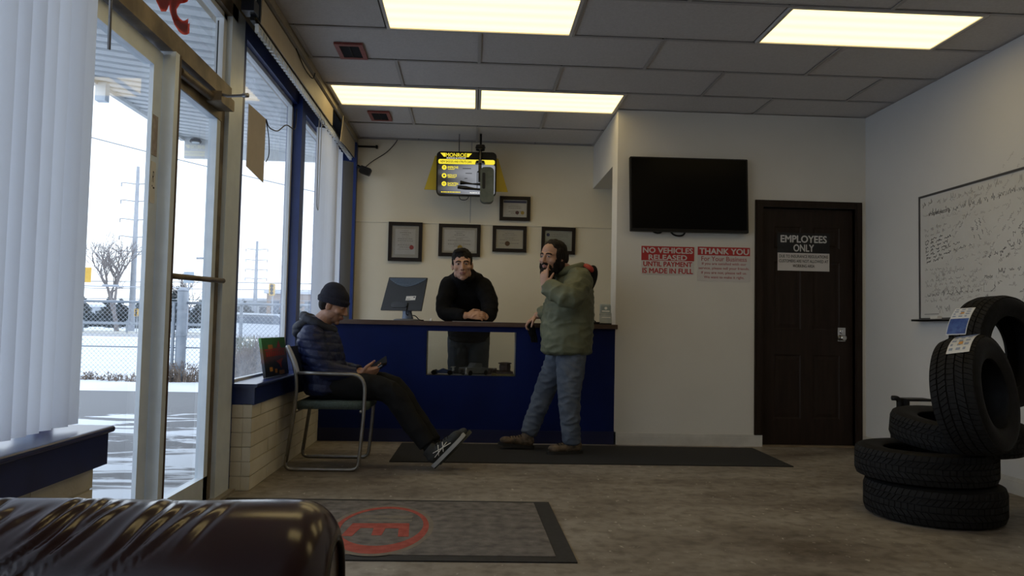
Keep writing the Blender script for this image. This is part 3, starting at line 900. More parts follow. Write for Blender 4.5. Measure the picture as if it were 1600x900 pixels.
# things in the display opening
t = thing('model_truck', 'silver model pickup truck in the counter display, largest of the models', 'model car', (0.03, 6.9, wz0))
m_silv = pm('silver_model_paint', (0.36, 0.37, 0.37), (0.42, 0.43, 0.43), rough=0.3, metal=0.5, scale=30)
Mc = Matrix.Translation((0.03, 6.905, wz0)) @ Matrix.Rotation(math.radians(40), 4, 'Z') @ Matrix.Scale(0.80, 4)
def side_prism(bm, poly, w, mi=0):   # outline in x-z, width along y
    A = [bm.verts.new(Mc @ V((p[0], -w / 2, p[1]))) for p in poly]; C = [bm.verts.new(Mc @ V((p[0], w / 2, p[1]))) for p in poly]
    bm.faces.new(A); bm.faces.new(C[::-1])
    for i in range(len(poly)): bm.faces.new((A[i], C[i], C[(i + 1) % len(poly)], A[(i + 1) % len(poly)]))
bm = B(); side_prism(bm, [(-0.17, 0.022), (0.17, 0.022), (0.17, 0.075), (0.05, 0.082), (-0.02, 0.088), (-0.165, 0.084), (-0.172, 0.06)], 0.125)
obj('truck_body', bm, m_silv, t, bevel=0.006)
bm = B(); side_prism(bm, [(-0.055, 0.086), (0.065, 0.083), (0.06, 0.13), (-0.02, 0.134)], 0.108)
obj('truck_cab', bm, pm('model_cab_grey', (0.24, 0.25, 0.25), None, rough=0.25, metal=0.3), t, bevel=0.006)
bm = B()
box(bm, -0.1745, -0.171, -0.055, 0.055, 0.036, 0.078, M=Mc); box(bm, -0.18, -0.168, -0.064, 0.064, 0.020, 0.033, M=Mc)
obj('truck_grille', bm, m_chrome, t, bevel=0.002)
for (x, y_) in ((-0.11, -0.06), (-0.11, 0.06), (0.11, -0.06), (0.11, 0.06)):
    bm = B(); lathe(bm, [(0.0, -0.011), (0.018, -0.011), (0.026, -0.008), (0.027, 0), (0.026, 0.008), (0.018, 0.011), (0.0, 0.011)], 18, Mc @ Matrix.Translation((x, y_, 0.0275)) @ Matrix.Rotation(PI / 2, 4, 'X'))
    obj('wheel', bm, m_black, t, smooth=True, angle=40)
t = thing('model_race_car', 'small dark blue model race car at the window end of the counter display', 'model car', (-0.25, 6.9, wz0))
m_mb = pm('model_blue', (0.02, 0.04, 0.16), None, rough=0.3)
Mc = Matrix.Translation((-0.245, 6.89, wz0)) @ Matrix.Rotation(math.radians(-8), 4, 'Z')
bm = B(); side_prism(bm, [(-0.105, 0.012), (0.09, 0.012), (0.095, 0.035), (0.03, 0.045), (0.0, 0.055), (-0.03, 0.04), (-0.10, 0.024)], 0.045)
obj('car_body', bm, m_mb, t, bevel=0.004)
bm = B(); box(bm, 0.075, 0.105, -0.05, 0.05, 0.066, 0.071, M=Mc); box(bm, 0.085, 0.095, -0.03, -0.025, 0.035, 0.066, M=Mc); box(bm, 0.085, 0.095, 0.025, 0.03, 0.035, 0.066, M=Mc); box(bm, -0.115, -0.09, -0.05, 0.05, 0.012, 0.016, M=Mc)
obj('wing', bm, m_paper, t)
for (x, y_) in ((-0.07, -0.045), (-0.07, 0.045), (0.07, -0.045), (0.07, 0.045)):
    bm = B(); lathe(bm, [(0.0, -0.012), (0.016, -0.012), (0.021, -0.008), (0.021, 0.008), (0.016, 0.012), (0.0, 0.012)], 16, Mc @ Matrix.Translation((x, y_, 0.021)) @ Matrix.Rotation(PI / 2, 4, 'X'))
    obj('wheel', bm, m_black, t, smooth=True, angle=40)
t = thing('engine_part', 'brown ribbed metal part standing at the partition end of the counter display', 'car part', (0.29, 6.9, wz0))
m_part = pm('brown_metal', (0.09, 0.055, 0.05), (0.14, 0.09, 0.08), rough=0.5, metal=0.4, scale=30)
bm = B(); lathe(bm, [(0, 0.035), (0.055, 0.035), (0.058, 0.042), (0.048, 0.046), (0.048, 0.058), (0.05, 0.06), (0.05, 0.09), (0.046, 0.092), (0.046, 0.1), (0.058, 0.103), (0.058, 0.112), (0.03, 0.116), (0, 0.116)], 10, T(0.295, 6.90, wz0))
obj('part_drum', bm, m_part, t)
bm = B(); box(bm, 0.22, 0.365, 6.85, 6.96, wz0 + 0.018, wz0 + 0.036); obj('part_base', bm, m_part, t, bevel=0.006)
bm = B(); box(bm, 0.18, 0.372, 6.84, 6.97, wz0 + 0.0, wz0 + 0.018)
obj('gold_edge', bm, pm('dull_gold', (0.22, 0.17, 0.06), (0.35, 0.28, 0.12), rough=0.4, metal=0.6, scale=60), t, bevel=0.003)
t = thing('spring_part', 'low black suspension part lying between the model truck and the brown part', 'car part', (0.19, 6.93, wz0))
bm = B(); pts = [(0.13 + 0.1 * i / 60, 6.965 + 0.025 * math.sin(i * 0.7), wz0 + 0.032 + 0.025 * math.cos(i * 0.7)) for i in range(61)]
tube(bm, pts, 0.006, 6); obj('coil', bm, m_part, t, smooth=True)
bm = B(); tube(bm, [(0.12, 6.965, wz0 + 0.032), (0.25, 6.965, wz0 + 0.032)], 0.012, 10); obj('rod', bm, m_black, t)

# on the counter: monitor seen from behind
mo = thing('monitor', 'black flat computer monitor seen from behind on the counter', 'monitor', (-0.58, 6.95, 1.03))
Mm = plane_M((-0.592, 6.93, 1.262), V((1, -0.16, 0.0)), V((0.215, 0.10, 1)))
a = -0.215
def mp(x, y): return (x, y)
bm = B(); prism(bm, [(-0.18, -0.15), (0.18, -0.15), (0.162, 0.148), (-0.178, 0.148)], Mm @ T(0, 0, -0.02), 0.034)
obj('monitor_case', bm, pm('monitor_black', (0.010, 0.011, 0.013), (0.014, 0.015, 0.018), rough=0.35, scale=10), mo, bevel=0.006)
bm = B()
arc = [(-0.166, 0.136)] + [(-0.16 + 0.31 * i / 14, 0.128 - 0.062 * math.sin(PI * i / 14)) for i in range(15)] + [(0.156, 0.136)]
prism(bm, arc, Mm @ T(0, 0, 0.014), 0.004)
obj('vent_cover', bm, pm('blue_grey_vent', (0.035, 0.06, 0.10), (0.05, 0.08, 0.13), rough=0.35, scale=60), mo)
bm = B()
pp = [Mm @ V((p[0], p[1], 0.018)) for p in arc]
tube(bm, pp, 0.0025, 6, closed=True)
for i in range(1, 6):
    yv = 0.136 - 0.011 * i; hw = 0.155 * math.sqrt(max(0.0, 1 - (i / 6.3) ** 1.6))
    tube(bm, [Mm @ V((-hw - 0.004, yv, 0.018)), Mm @ V((hw - 0.006, yv, 0.018))], 0.0012, 5)
obj('vent_ribs', bm, pm('blue_grey_rib', (0.10, 0.15, 0.22), None, rough=0.35), mo)
bm = B(); prism(bm, [(0.02, -0.06), (0.105, -0.055), (0.105, -0.018), (0.02, -0.022)], Mm @ T(0, 0, 0.014), 0.001)
obj('monitor_label', bm, m_paper, mo)
bm = B(); prism(bm, [(0.03, -0.050), (0.06, -0.048), (0.06, -0.045), (0.03, -0.047)], Mm @ T(0, 0, 0.015), 0.0006); prism(bm, [(0.085, -0.035), (0.098, -0.034), (0.098, -0.025), (0.085, -0.026)], Mm @ T(0, 0, 0.015), 0.0006)
obj('label_print', bm, m_dark, mo)
bm = B(); prism(bm, rrect(0.14, 0.05, 0.02, 4, -0.02, -0.10), Mm @ T(0, 0, 0.012), 0.02)
obj('stand_hinge', bm, m_blackgl, mo, bevel=0.004)
bm = B(); limb(bm, [(-0.565, 6.925, 1.045), (-0.57, 6.93, 1.10), (-0.575, 6.925, 1.16)], [(0.05, 0.022), (0.04, 0.02), (0.045, 0.02)], side=(1, 0, 0))
obj('stand_neck', bm, pm('blue_grey_stand', (0.10, 0.13, 0.19), None, rough=0.3, metal=0.3), mo, smooth=True)
bm = B(); lathe(bm, [(0, 0), (0.115, 0), (0.115, 0.006), (0.09, 0.014), (0, 0.016)], 28, T(-0.575, 6.94, 1.0305) @ Matrix.Diagonal((1, 0.8, 1, 1)))
obj('stand_base', bm, pm('grey_stand_base', (0.12, 0.13, 0.15), None, rough=0.4), mo, smooth=True, angle=40)
bm = B(); tube(bm, bend([Mm @ V((0.05, -0.1, 0.02)), Mm @ V((0.055, -0.19, 0.02)), V((-0.50, 6.99, 1.075)), V((-0.47, 7.0, 1.036)), V((-0.43, 7.02, 1.036))], 0.03), 0.0045, 6)
obj('monitor_cable', bm, m_black, mo)

t = thing('card_holder', 'clear stand of business cards at the partition end of the counter', 'card holder', (1.19, 6.98, 1.03))
Mk = plane_M((1.185, 6.97, 1.035), V((1, 0.08, 0)), V((0.06, 0.28, 1)))
m_clear = pm('clear_plastic', (0.33, 0.36, 0.36), (0.40, 0.43, 0.43), rough=0.2, scale=15)
bm = B(); box(bm, -0.052, 0.052, 0.0, 0.188, -0.004, 0.0, M=Mk); box(bm, -0.055, 0.055, 0.0, 0.085, 0.028, 0.031, M=Mk); box(bm, -0.055, 0.055, 0.0, 0.004, -0.004, 0.03, M=Mk); box(bm, -0.055, 0.055, 0.082, 0.095, 0.0, 0.034, M=Mk)
obj('holder_shell', bm, m_clear, t)
bm = B(); box(bm, 1.13, 1.245, 6.95, 7.06, 1.0305, 1.036); obj('holder_foot', bm, m_black, t)
bm = B(); box(bm, -0.045, 0.045, 0.006, 0.075, 0.004, 0.026, M=Mk); box(bm, -0.045, 0.045, 0.1, 0.172, 0.001, 0.012, M=Mk)
obj('business_cards', bm, pm('grey_blue_cards', (0.20, 0.24, 0.25), (0.26, 0.30, 0.31), rough=0.6, scale=20), t)
bm = B(); lathe(bm, [(0, 0), (0.013, 0), (0.013, 0.001), (0, 0.001)], 16, Mk @ T(0, 0.145, 0.012)); box(bm, -0.035, 0.035, 0.112, 0.122, 0.012, 0.013, M=Mk); box(bm, -0.04, 0.04, 0.05, 0.056, 0.0311, 0.0316, M=Mk)
obj('card_print', bm, m_paper, t)
bm = B(); box(bm, 1.249, 1.254, 6.955, 6.985, 1.031, 1.12)
tag(obj('white_tag', bm, m_paper), 'thin white upright tag on the counter end next to the card stand', 'tag')
t = thing('black_device', 'small black device with a cable on the counter behind the man in green', 'device', (1.06, 7.0, 1.03))
bm = B(); prism(bm, rrect(0.13, 0.07, 0.02), T(1.08, 6.99, 1.0305), 0.022); obj('device_body', bm, m_black, t, bevel=0.005)
bm = B(); tube(bm, bend([(1.02, 6.97, 1.045), (1.0, 6.95, 1.075), (1.05, 6.95, 1.078), (1.10, 6.97, 1.055)], 0.03), 0.006, 6); obj('device_cable', bm, m_black, t)
bm = B(); box(bm, -0.17, 0.26, 6.77, 6.99, 1.0302, 1.0322)
tag(obj('paper_sheet', bm, m_paper), 'white paper sheet on the counter under the leaning man\'s hands', 'paper')
bm = B(); lathe(bm, [(0, 0), (0.013, 0), (0.012, 0.014), (0.006, 0.018), (0.005, 0.026), (0, 0.026)], 14, T(-0.355, 6.86, 1.0302))
tag(obj('bottle_cap', bm, m_paper, smooth=True, angle=40), 'tiny white cap on the counter between the monitor and the leaning man', 'cap')

# ---------------------------------------------------------------- back wall: framed certificates
m_fr = pm('dark_picture_frame', (0.010, 0.006, 0.005), (0.015, 0.009, 0.007), rough=0.45, spec=0.25, scale=20)
m_seal = {'red': pm('red_seal', (0.42, 0.05, 0.04), None), 'gold': pm('gold_seal', (0.50, 0.34, 0.06), None), 'brown': pm('brown_seal', (0.12, 0.06, 0.02), None), 'navy': pm('navy_band', (0.05, 0.06, 0.16), None), 'maroon': pm('maroon_seal', (0.10, 0.025, 0.03), None)}
m_ink = pm('faded_ink', (0.30, 0.28, 0.26), None)
def cert(name, lab, x0, x1, z0, z1, mat_w, seals, nl, band=False, tilt=0.0, paper=m_paper, mtt=(0.56, 0.54, 0.48)):
    yb = 8.158 if z1 > 2.066 else 8.158
    cx, cz = (x0 + x1) / 2, (z0 + z1) / 2; w, h = x1 - x0, z1 - z0
    Mx = plane_M((cx, yb - 0.001, cz), V((1, 0, math.tan(tilt))), V((-math.tan(tilt), 0, 1)))
    t = thing(name, lab, 'framed certificate', (cx, yb, cz), 'framed certificates on the back wall')
    fw = 0.036
    bm = B()
    for (a, b, c, d) in ((-w / 2, w / 2, h / 2 - fw, h / 2), (-w / 2, w / 2, -h / 2, -h / 2 + fw), (-w / 2, -w / 2 + fw, -h / 2 + fw, h / 2 - fw), (w / 2 - fw, w / 2, -h / 2 + fw, h / 2 - fw)):
        box(bm, a, b, c, d, 0.0, 0.024, M=Mx)
    obj('frame', bm, m_fr, t, bevel=0.003)
    iw, ih = w - 2 * fw, h - 2 * fw
    bm = B(); box(bm, -iw / 2, iw / 2, -ih / 2, ih / 2, 0.002, 0.008, M=Mx)
    obj('mount', bm, pm('cream_mount', mtt, None, rough=0.6), t)
    pw, ph = iw - 2 * mat_w, ih - 2 * mat_w
    bm = B(); box(bm, -pw / 2, pw / 2, -ph / 2, ph / 2, 0.008, 0.0085, M=Mx)
    pc = obj('certificate', bm, paper, t)
    bm = B(); rnd = random.Random(name + lab)
    zt = ph / 2 - 0.02 - (0.03 if band else 0)
    for i in range(nl):
        lw = pw * rnd.choice((0.35, 0.55, 0.75, 0.2)); zz = zt - i * (ph - 0.05) / nl
        x = -lw / 2
        while x < lw / 2:
            ww = rnd.uniform(0.008, 0.024)
            box(bm, x, min(x + ww, lw / 2), zz, zz + (0.006 if i % 3 else 0.003), 0.0086, 0.0089, M=Mx); x += ww + 0.005
    obj('printing', bm, m_ink, pc)
    if band:
        bm = B(); box(bm, -pw / 2, pw / 2, ph / 2 - 0.028, ph / 2 - 0.004, 0.0086, 0.009, M=Mx); obj('header_band', bm, m_seal['navy'], pc)
    for (sx, sz, r, c) in seals:
        bm = B(); lathe(bm, [(0, 0.0005), (r, 0.0005), (r * 0.96, 0.0015), (0, 0.0015)], 20, Mx @ T(sx * pw, sz * ph, 0.0085)); obj('seal', bm, m_seal[c], pc)
    bm = B(); box(bm, -iw / 2, iw / 2, -ih / 2, ih / 2, 0.012, 0.014, M=Mx); obj('frame_glass', bm, glass_mat('picture_glass', 0.0, (0.97, 0.97, 0.97), 0.7), t)
m_cream_p = pm('cream_certificate', (0.58, 0.55, 0.46), (0.62, 0.59, 0.5), rough=0.8, scale=9)
cert('framed_certificate', 'tall portrait framed certificate with a red seal above the monitor', -0.884, -0.536, 1.649, 2.054, 0.035, [(0.32, -0.22, 0.023, 'red')], 10)
cert('framed_certificate', 'wide framed certificate with a gold seal above the leaning man\'s head', -0.367, 0.066, 1.711, 2.048, 0.022, [(0.02, -0.33, 0.026, 'gold')], 9)
cert('framed_certificate', 'small framed cream certificate with a brown seal, below the one with two seals', 0.192, 0.546, 1.77, 2.043, 0.006, [(-0.08, -0.25, 0.026, 'brown')], 8, paper=m_cream_p)
cert('framed_certificate', 'framed certificate partly hidden behind the bearded man\'s head', 0.702, 1.057, 1.762, 2.043, 0.006, [(-0.4, 0.3, 0.018, 'navy')], 8, tilt=-0.012, paper=pm('green_grey_certificate', (0.42, 0.45, 0.40), (0.47, 0.50, 0.45), rough=0.8, scale=9))
cert('framed_certificate', 'highest framed certificate, with two seals and a dark heading, beside the lit sign', 0.259, 0.58, 2.10, 2.354, 0.004, [(0.10, -0.24, 0.019, 'maroon'), (0.33, -0.24, 0.019, 'gold')], 7, band=True)

# CCTV camera and bracket in the corner
t = thing('wall_camera', 'small black security camera with a cable in the corner by the far window', 'camera', (-1.17, 8.12, 2.6))
bm = B(); tube(bm, [(-1.215, 8.10, 2.615), (-1.17, 8.08, 2.59)], 0.018, 10); obj('camera_mount', bm, m_black, t)
bm = B(); prism(bm, rrect(0.115, 0.075, 0.015), plane_M((-1.125, 8.06, 2.555), V((1, 0, -0.35)), V((0.35, 0, 1))), 0.06); obj('camera_body', bm, m_black, t, bevel=0.006)
bm = B(); tube(bm, bend([(-1.16, 8.15, 2.60), (-1.08, 8.155, 2.68), (-0.92, 8.155, 2.78), (-0.84, 8.155, 2.88), (-0.82, 8.155, 2.915)], 0.08), 0.004, 6); obj('camera_cable', bm, m_black, t)
t = thing('wall_bracket', 'thin black bracket on the back wall just under the ceiling corner', 'bracket', (-1.15, 8.16, 2.83))
bm = B(); box(bm, -1.222, -1.02, 8.135, 8.168, 2.826, 2.84); box(bm, -1.04, -1.02, 8.12, 8.168, 2.815, 2.845); obj('bracket_bar', bm, m_black, t)
bm = B(); box(bm, -0.004, 0.004, 8.135, 8.142, 2.81, 2.826); box(bm, -1.05, -1.035, 8.115, 8.125, 2.818, 2.842); obj('bracket_tip', bm, m_black, t) if False else bm.free()

# ---------------------------------------------------------------- lit hanging sign
sg = thing('hanging_sign', 'lit black and yellow shock absorber sign hanging over the counter', 'sign', (-0.09, 7.85, 2.8))
sx0, sx1, sz0, sz1 = -0.390, 0.209, 2.292, 2.733
Ms = plane_M(((sx0 + sx1) / 2, 7.80, (sz0 + sz1) / 2), (1, 0, 0.008), (-0.008, 0, 1))
w, h = sx1 - sx0, sz1 - sz0
bm = B(); prism(bm, rrect(w, h, 0.045), Ms @ T(0, 0, -0.07), 0.07)
obj('sign_case', bm, m_black, sg, bevel=0.006)
m_ylit = emit('backlit_yellow', (0.86, 0.72, 0.04), 0.75)
m_gl = emit('backlit_grey', (0.42, 0.44, 0.50), 0.42)
m_wl = emit('backlit_white', (0.85, 0.85, 0.8), 0.8)
m_yp = pm('yellow_plastic', (0.52, 0.38, 0.01), (0.56, 0.42, 0.02), rough=0.5, scale=6)
bm = B()
prism(bm, rrect(w - 0.035, 0.048, 0.018, 4, 0, 0.118), Ms @ T(0, 0, 0.001), 0.001)
obj('yellow_band', bm, m_ylit, sg)
def facem():
    m = bpy.data.materials.new('backlit_picture'); m.use_nodes = True
    n = m.node_tree.nodes; l = m.node_tree.links; p = n['Principled BSDF']
    t = n.new('ShaderNodeTexCoord'); s = n.new('ShaderNodeSeparateXYZ'); l.new(t.outputs['Object'], s.inputs[0])
    mr = n.new('ShaderNodeMapRange'); mr.inputs['From Min'].default_value = -0.39; mr.inputs['From Max'].default_value = 0.0; l.new(s.outputs['X'], mr.inputs['Value'])
    w_ = n.new('ShaderNodeMath'); w_.operation = 'SINE'; k = n.new('ShaderNodeMath'); k.operation = 'MULTIPLY'; k.inputs[1].default_value = 38; l.new(s.outputs['Z'], k.inputs[0]); l.new(k.outputs[0], w_.inputs[0])
    a = n.new('ShaderNodeMath'); a.operation = 'MULTIPLY_ADD'; a.inputs[1].default_value = 0.14; l.new(w_.outputs[0], a.inputs[0]); l.new(mr.outputs[0], a.inputs[2])
    r = n.new('ShaderNodeValToRGB'); l.new(a.outputs[0], r.inputs[0])
    r.color_ramp.elements[0].position = 0.1; r.color_ramp.elements[0].color = (0.02, 0.02, 0.022, 1); r.color_ramp.elements[1].position = 0.9; r.color_ramp.elements[1].color = (0.40, 0.42, 0.47, 1)
    l.new(r.outputs[0], p.inputs['Emission Color']); p.inputs['Emission Strength'].default_value = 0.5; p.inputs['Base Color'].default_value = (0.02, 0.02, 0.02, 1)
    return m
bm = B(); prism(bm, rrect(w - 0.03, 0.30, 0.02, 4, 0, -0.058), Ms @ T(0, 0, 0.0), 0.0006)
obj('picture_face', bm, facem(), sg)
bm = B()
text_bm(bm, 'MONROE', Ms @ T(-0.105, 0.185, 0.002), 0.205, 0.038, bold=0.02)
prism(bm, [(-0.262, 0.204), (-0.212, 0.204), (-0.212, 0.166), (-0.228, 0.166)], Ms @ T(0, 0, 0.001), 0.001); prism(bm, [(0.052, 0.204), (0.002, 0.204), (0.002, 0.166), (0.018, 0.166)], Ms @ T(0, 0, 0.001), 0.001)
for i, s_ in enumerate(('IMPROVE', 'REDUCE', 'SHORTEN')): 
    text_bm(bm, s_, Ms @ T(-0.135 if i != 1 else -0.142, 0.060 - i * 0.082, 0.002), 0.105 if i != 1 else 0.09, 0.024, bold=0.02)
    box(bm, -0.185, -0.12 + 0.01 * i, 0.038 - i * 0.082, 0.043 - i * 0.082, 0.001, 0.002, M=Ms)
x = -0.25
while x < -0.06:
    ww = random.uniform(0.008, 0.02); box(bm, x, x + ww, -0.193, -0.184, 0.001, 0.002, M=Ms); x += ww + 0.005
obj('lettering', bm, m_ylit, sg)
bm = B(); text_bm(bm, 'SHOCKS & STRUTS', Ms @ T(-0.105, 0.154, 0.002), 0.19, 0.013, bold=0.02); text_bm(bm, 'MONROE.CA', Ms @ T(0.085, -0.191, 0.002), 0.095, 0.013, bold=0.02)
obj('white_lettering', bm, m_wl, sg)
bm = B(); text_bm(bm, 'NEW SHOCKS AND STRUTS CAN:', Ms @ T(-0.105, 0.118, 0.003), 0.31, 0.022, bold=0.02)
obj('band_lettering', bm, m_dark, sg)
bm = B()
for i in range(3): lathe(bm, [(0.010, 0.002), (0.024, 0.002), (0.024, 0.001), (0.010, 0.001)], 20, Ms @ T(-0.222, 0.058 - i * 0.082, 0), closed=True)
box(bm, -0.224, -0.220, 0.045, 0.058, 0.001, 0.002, M=Ms); box(bm, -0.24, -0.204, 0.056, 0.06, 0.001, 0.002, M=Ms); lathe(bm, [(0, 0.002), (0.006, 0.002), (0.006, 0.001)], 10, Ms @ T(-0.222, -0.106, 0))
obj('round_icons', bm, m_ylit, sg)
bm = B()
for (a, b, c) in ((-0.04, 0.045, 0.048), (-0.01, 0.055, -0.0), (-0.02, 0.01, -0.052)): box(bm, a, b, c, c + 0.006, 0.001, 0.002, M=Ms)
obj('callout_print', bm, m_dark, sg)
# cut-away suspension strut with its tyre, in relief on the sign
m_tyreg = pm('grey_green_tyre', (0.075, 0.095, 0.085), (0.10, 0.12, 0.11), rough=0.6, scale=20)
bm = B()
tube(bm, [Ms @ V((0.135, 0.26, 0.03)), Ms @ V((0.133, -0.09, 0.03))], 0.016, 12)
for (z, r) in ((0.275, 0.045), (0.258, 0.05), (0.238, 0.045), (0.10, 0.05), (0.115, 0.045), (0.015, 0.025)): lathe(bm, [(0, -0.007), (r, -0.007), (r, 0.007), (0, 0.007)], 16, Ms @ T(0.135, z, 0.03) @ Matrix.Rotation(PI / 2, 4, 'X'))
tube(bm, [Ms @ V((0.108, 0.02, 0.02)), Ms @ V((0.108, -0.15, 0.02))], 0.003, 6)
tube(bm, [Ms @ V((-0.06, -0.095, 0.02)), Ms @ V((0.0, -0.1, 0.025)), Ms @ V((0.06, -0.108, 0.03)), Ms @ V((0.16, -0.112, 0.04))], [0.022, 0.012, 0.008, 0.016], 10)
tube(bm, [Ms @ V((-0.085, -0.14, 0.02)), Ms @ V((-0.01, -0.148, 0.025)), Ms @ V((0.08, -0.158, 0.03)), Ms @ V((0.16, -0.165, 0.04))], [0.018, 0.020, 0.012, 0.012], 10)
obj('strut_relief', bm, m_blackgl, sg, smooth=True, angle=50)
bm = B(); prism(bm, rrect(0.135, 0.350, 0.045, 6, 0.205, -0.128), Ms @ T(0, 0, 0.004), 0.12)
obj('relief_tyre', bm, m_tyreg, sg, bevel=0.02, bseg=3, smooth=True, angle=50)
bm = B(); prism(bm, rrect(0.03, 0.16, 0.012, 4, 0.172, -0.09), Ms @ T(0, 0, 0.1242), 0.003)
obj('tyre_relief_dark', bm, m_dark, sg)
bm = B(); tube(bm, [(0.045, 7.76, 2.74), (0.045, 7.76, 2.80)], 0.006, 8); tube(bm, [(-0.17, 7.83, 2.73), (-0.17, 7.83, H)], 0.0045, 6); tube(bm, bend([(-0.16, 7.85, 2.30), (-0.15, 7.85, 2.255), (-0.08, 7.85, 2.255), (-0.06, 7.85, 2.30)], 0.03), 0.004, 6)
tube(bm, [(0.045, 7.80, 2.75), (0.045, 7.80, H)], 0.012, 10)
obj('hanging_cable', bm, m_black, sg)
bm = B(); prism(bm, [(-0.41, 2.70), (-0.36, 2.70), (-0.36, 2.35), (-0.512, 2.355)], plane_M((0, 7.88, 0), (1, 0, 0), (0, 0, 1)), 0.004)
obj('yellow_backing', bm, m_yp, sg)
bm = B(); prism(bm, [(0.18, 2.69), (0.225, 2.69), (0.331, 2.352), (0.18, 2.352)], plane_M((0, 7.88, 0), (1, 0, 0), (0, 0, 1)), 0.004)
obj('yellow_backing', bm, m_yp, sg)

# ---------------------------------------------------------------- partition: television, signs
t = thing('tv', 'large black flat television mounted on the partition wall', 'television', (1.855, D - 0.06, 2.16))
Mt = plane_M((1.856, D - 0.075, 2.167), (1, 0, 0.004), (-0.022, 0, 1))
bm = B(); prism(bm, rrect(1.035, 0.648, 0.008, 3), Mt @ T(0, 0, -0.035), 0.045); obj('tv_case', bm, m_black, t, bevel=0.004)
bm = B(); box(bm, -0.503, 0.503, -0.298, 0.312, 0.010, 0.0108, M=Mt); obj('tv_screen', bm, pm('off_screen', (0.0015, 0.0015, 0.002), None, rough=0.25, spec=0.08), t)
bm = B(); box(bm, 1.6, 2.1, D - 0.04, D, 2.0, 2.3); obj('wall_mount', bm, m_black, t)
bm = B(); tube(bm, bend([(1.70, D - 0.03, 1.86), (1.74, D - 0.03, 1.815), (1.82, D - 0.03, 1.815), (1.84, D - 0.03, 1.86)], 0.04), 0.008, 8); tube(bm, bend([(1.54, D - 0.03, 1.86), (1.57, D - 0.03, 1.835), (1.62, D - 0.03, 1.835), (1.64, D - 0.03, 1.86)], 0.02), 0.007, 8)
obj('tv_cable', bm, m_black, t)

m_sgn = pm('white_sign_board', (0.60, 0.57, 0.55), None, rough=0.4)
def sign(name, lab, x0, x1, z0, z1, y):
    t = thing(name, lab, 'sign', ((x0 + x1) / 2, y, (z0 + z1) / 2)); Mx = plane_M((x0, y, z0), (1, 0, 0), (0, 0, 1))
    bm = B(); box(bm, 0, x1 - x0, 0, z1 - z0, 0, 0.003, M=Mx); obj('sign_board', bm, m_sgn, t)
    return t, Mx, x1 - x0, z1 - z0
t, Mx, w, h = sign('wall_sign', 'red and white NO VEHICLES RELEASED sign under the television', 1.459, 1.925, 1.478, 1.722, D - 0.003)
bm = B(); box(bm, 0.0, w, h * 0.49, h, 0.003, 0.0036, M=Mx); obj('red_field', bm, m_red, t)
bm = B(); text_bm(bm, 'NO VEHICLES', Mx @ T(w / 2, h * 0.855, 0.004), w * 0.94, h * 0.19, bold=0.036); text_bm(bm, 'RELEASED', Mx @ T(w / 2, h * 0.605, 0.004), w * 0.72, h * 0.18, bold=0.036)
obj('white_lettering', bm, m_sgn, t)
bm = B(); text_bm(bm, 'UNTIL PAYMENT', Mx @ T(w / 2, h * 0.365, 0.004), w * 0.92, h * 0.17, bold=0.036); text_bm(bm, 'IS MADE IN FULL', Mx @ T(w / 2, h * 0.125, 0.004), w * 0.95, h * 0.18, bold=0.036)
obj('red_lettering', bm, m_red, t)
t, Mx, w, h = sign('wall_sign', 'white THANK YOU For Your Business sign next to the door frame', 1.956, 2.425, 1.428, 1.728, D - 0.003)
bm = B(); box(bm, 0.0, w * 0.99, h * 0.755, h, 0.003, 0.0036, M=Mx); obj('red_field', bm, m_red, t)
bm = B(); text_bm(bm, 'THANK YOU', Mx @ T(w / 2, h * 0.875, 0.004), w * 0.93, h * 0.165, bold=0.04); obj('white_lettering', bm, m_sgn, t)
m_red2 = pm('faded_red', (0.36, 0.05, 0.06), None, rough=0.5)
bm = B(); text_bm(bm, 'For Your Business', Mx @ T(w / 2, h * 0.655, 0.004), w * 0.86, h * 0.135, bold=0.008)
for i, (s_, ww) in enumerate((('If you are satisfied with our', 0.84), ('service, please tell your friends.', 0.96), ('If you are not, please tell us.', 0.86), ('We want to make it right.', 0.76))):
    text_bm(bm, s_, Mx @ T(w / 2, h * (0.50 - 0.131 * i), 0.004), w * ww, h * 0.095, bold=0.012)
obj('red_lettering', bm, m_red2, t)
for o_ in (('wall_sign',),): pass
t, Mx, w, h = sign('door_sign', 'black and white EMPLOYEES ONLY sign on the dark brown door', 2.683, 3.150, 1.540, 1.872, yf - 0.002)
bm = B(); box(bm, -0.004, w + 0.002, h * 0.475, h + 0.004, 0.003, 0.0042, M=Mx); obj('black_field', bm, m_dark, t)
m_sgn2 = pm('grey_white_letters', (0.55, 0.54, 0.53), None, rough=0.5)
bm = B(); text_bm(bm, 'EMPLOYEES', Mx @ T(w * 0.5, h * 0.85, 0.0046), w * 0.885, h * 0.185, bold=0.036); text_bm(bm, 'ONLY', Mx @ T(w * 0.5, h * 0.61, 0.0046), w * 0.39, h * 0.185, bold=0.036)
obj('white_lettering', bm, m_sgn2, t)
bm = B()
for i, (s_, ww) in enumerate((('DUE TO INSURANCE REGULATIONS', 0.94), ('CUSTOMERS ARE NOT ALLOWED AT', 0.95), ('WORKING AREA', 0.42))): text_bm(bm, s_, Mx @ T(w * 0.5, h * (0.385 - 0.127 * i), 0.0046), w * ww, h * 0.078, bold=0.018)
obj('black_lettering', bm, m_dark, t)

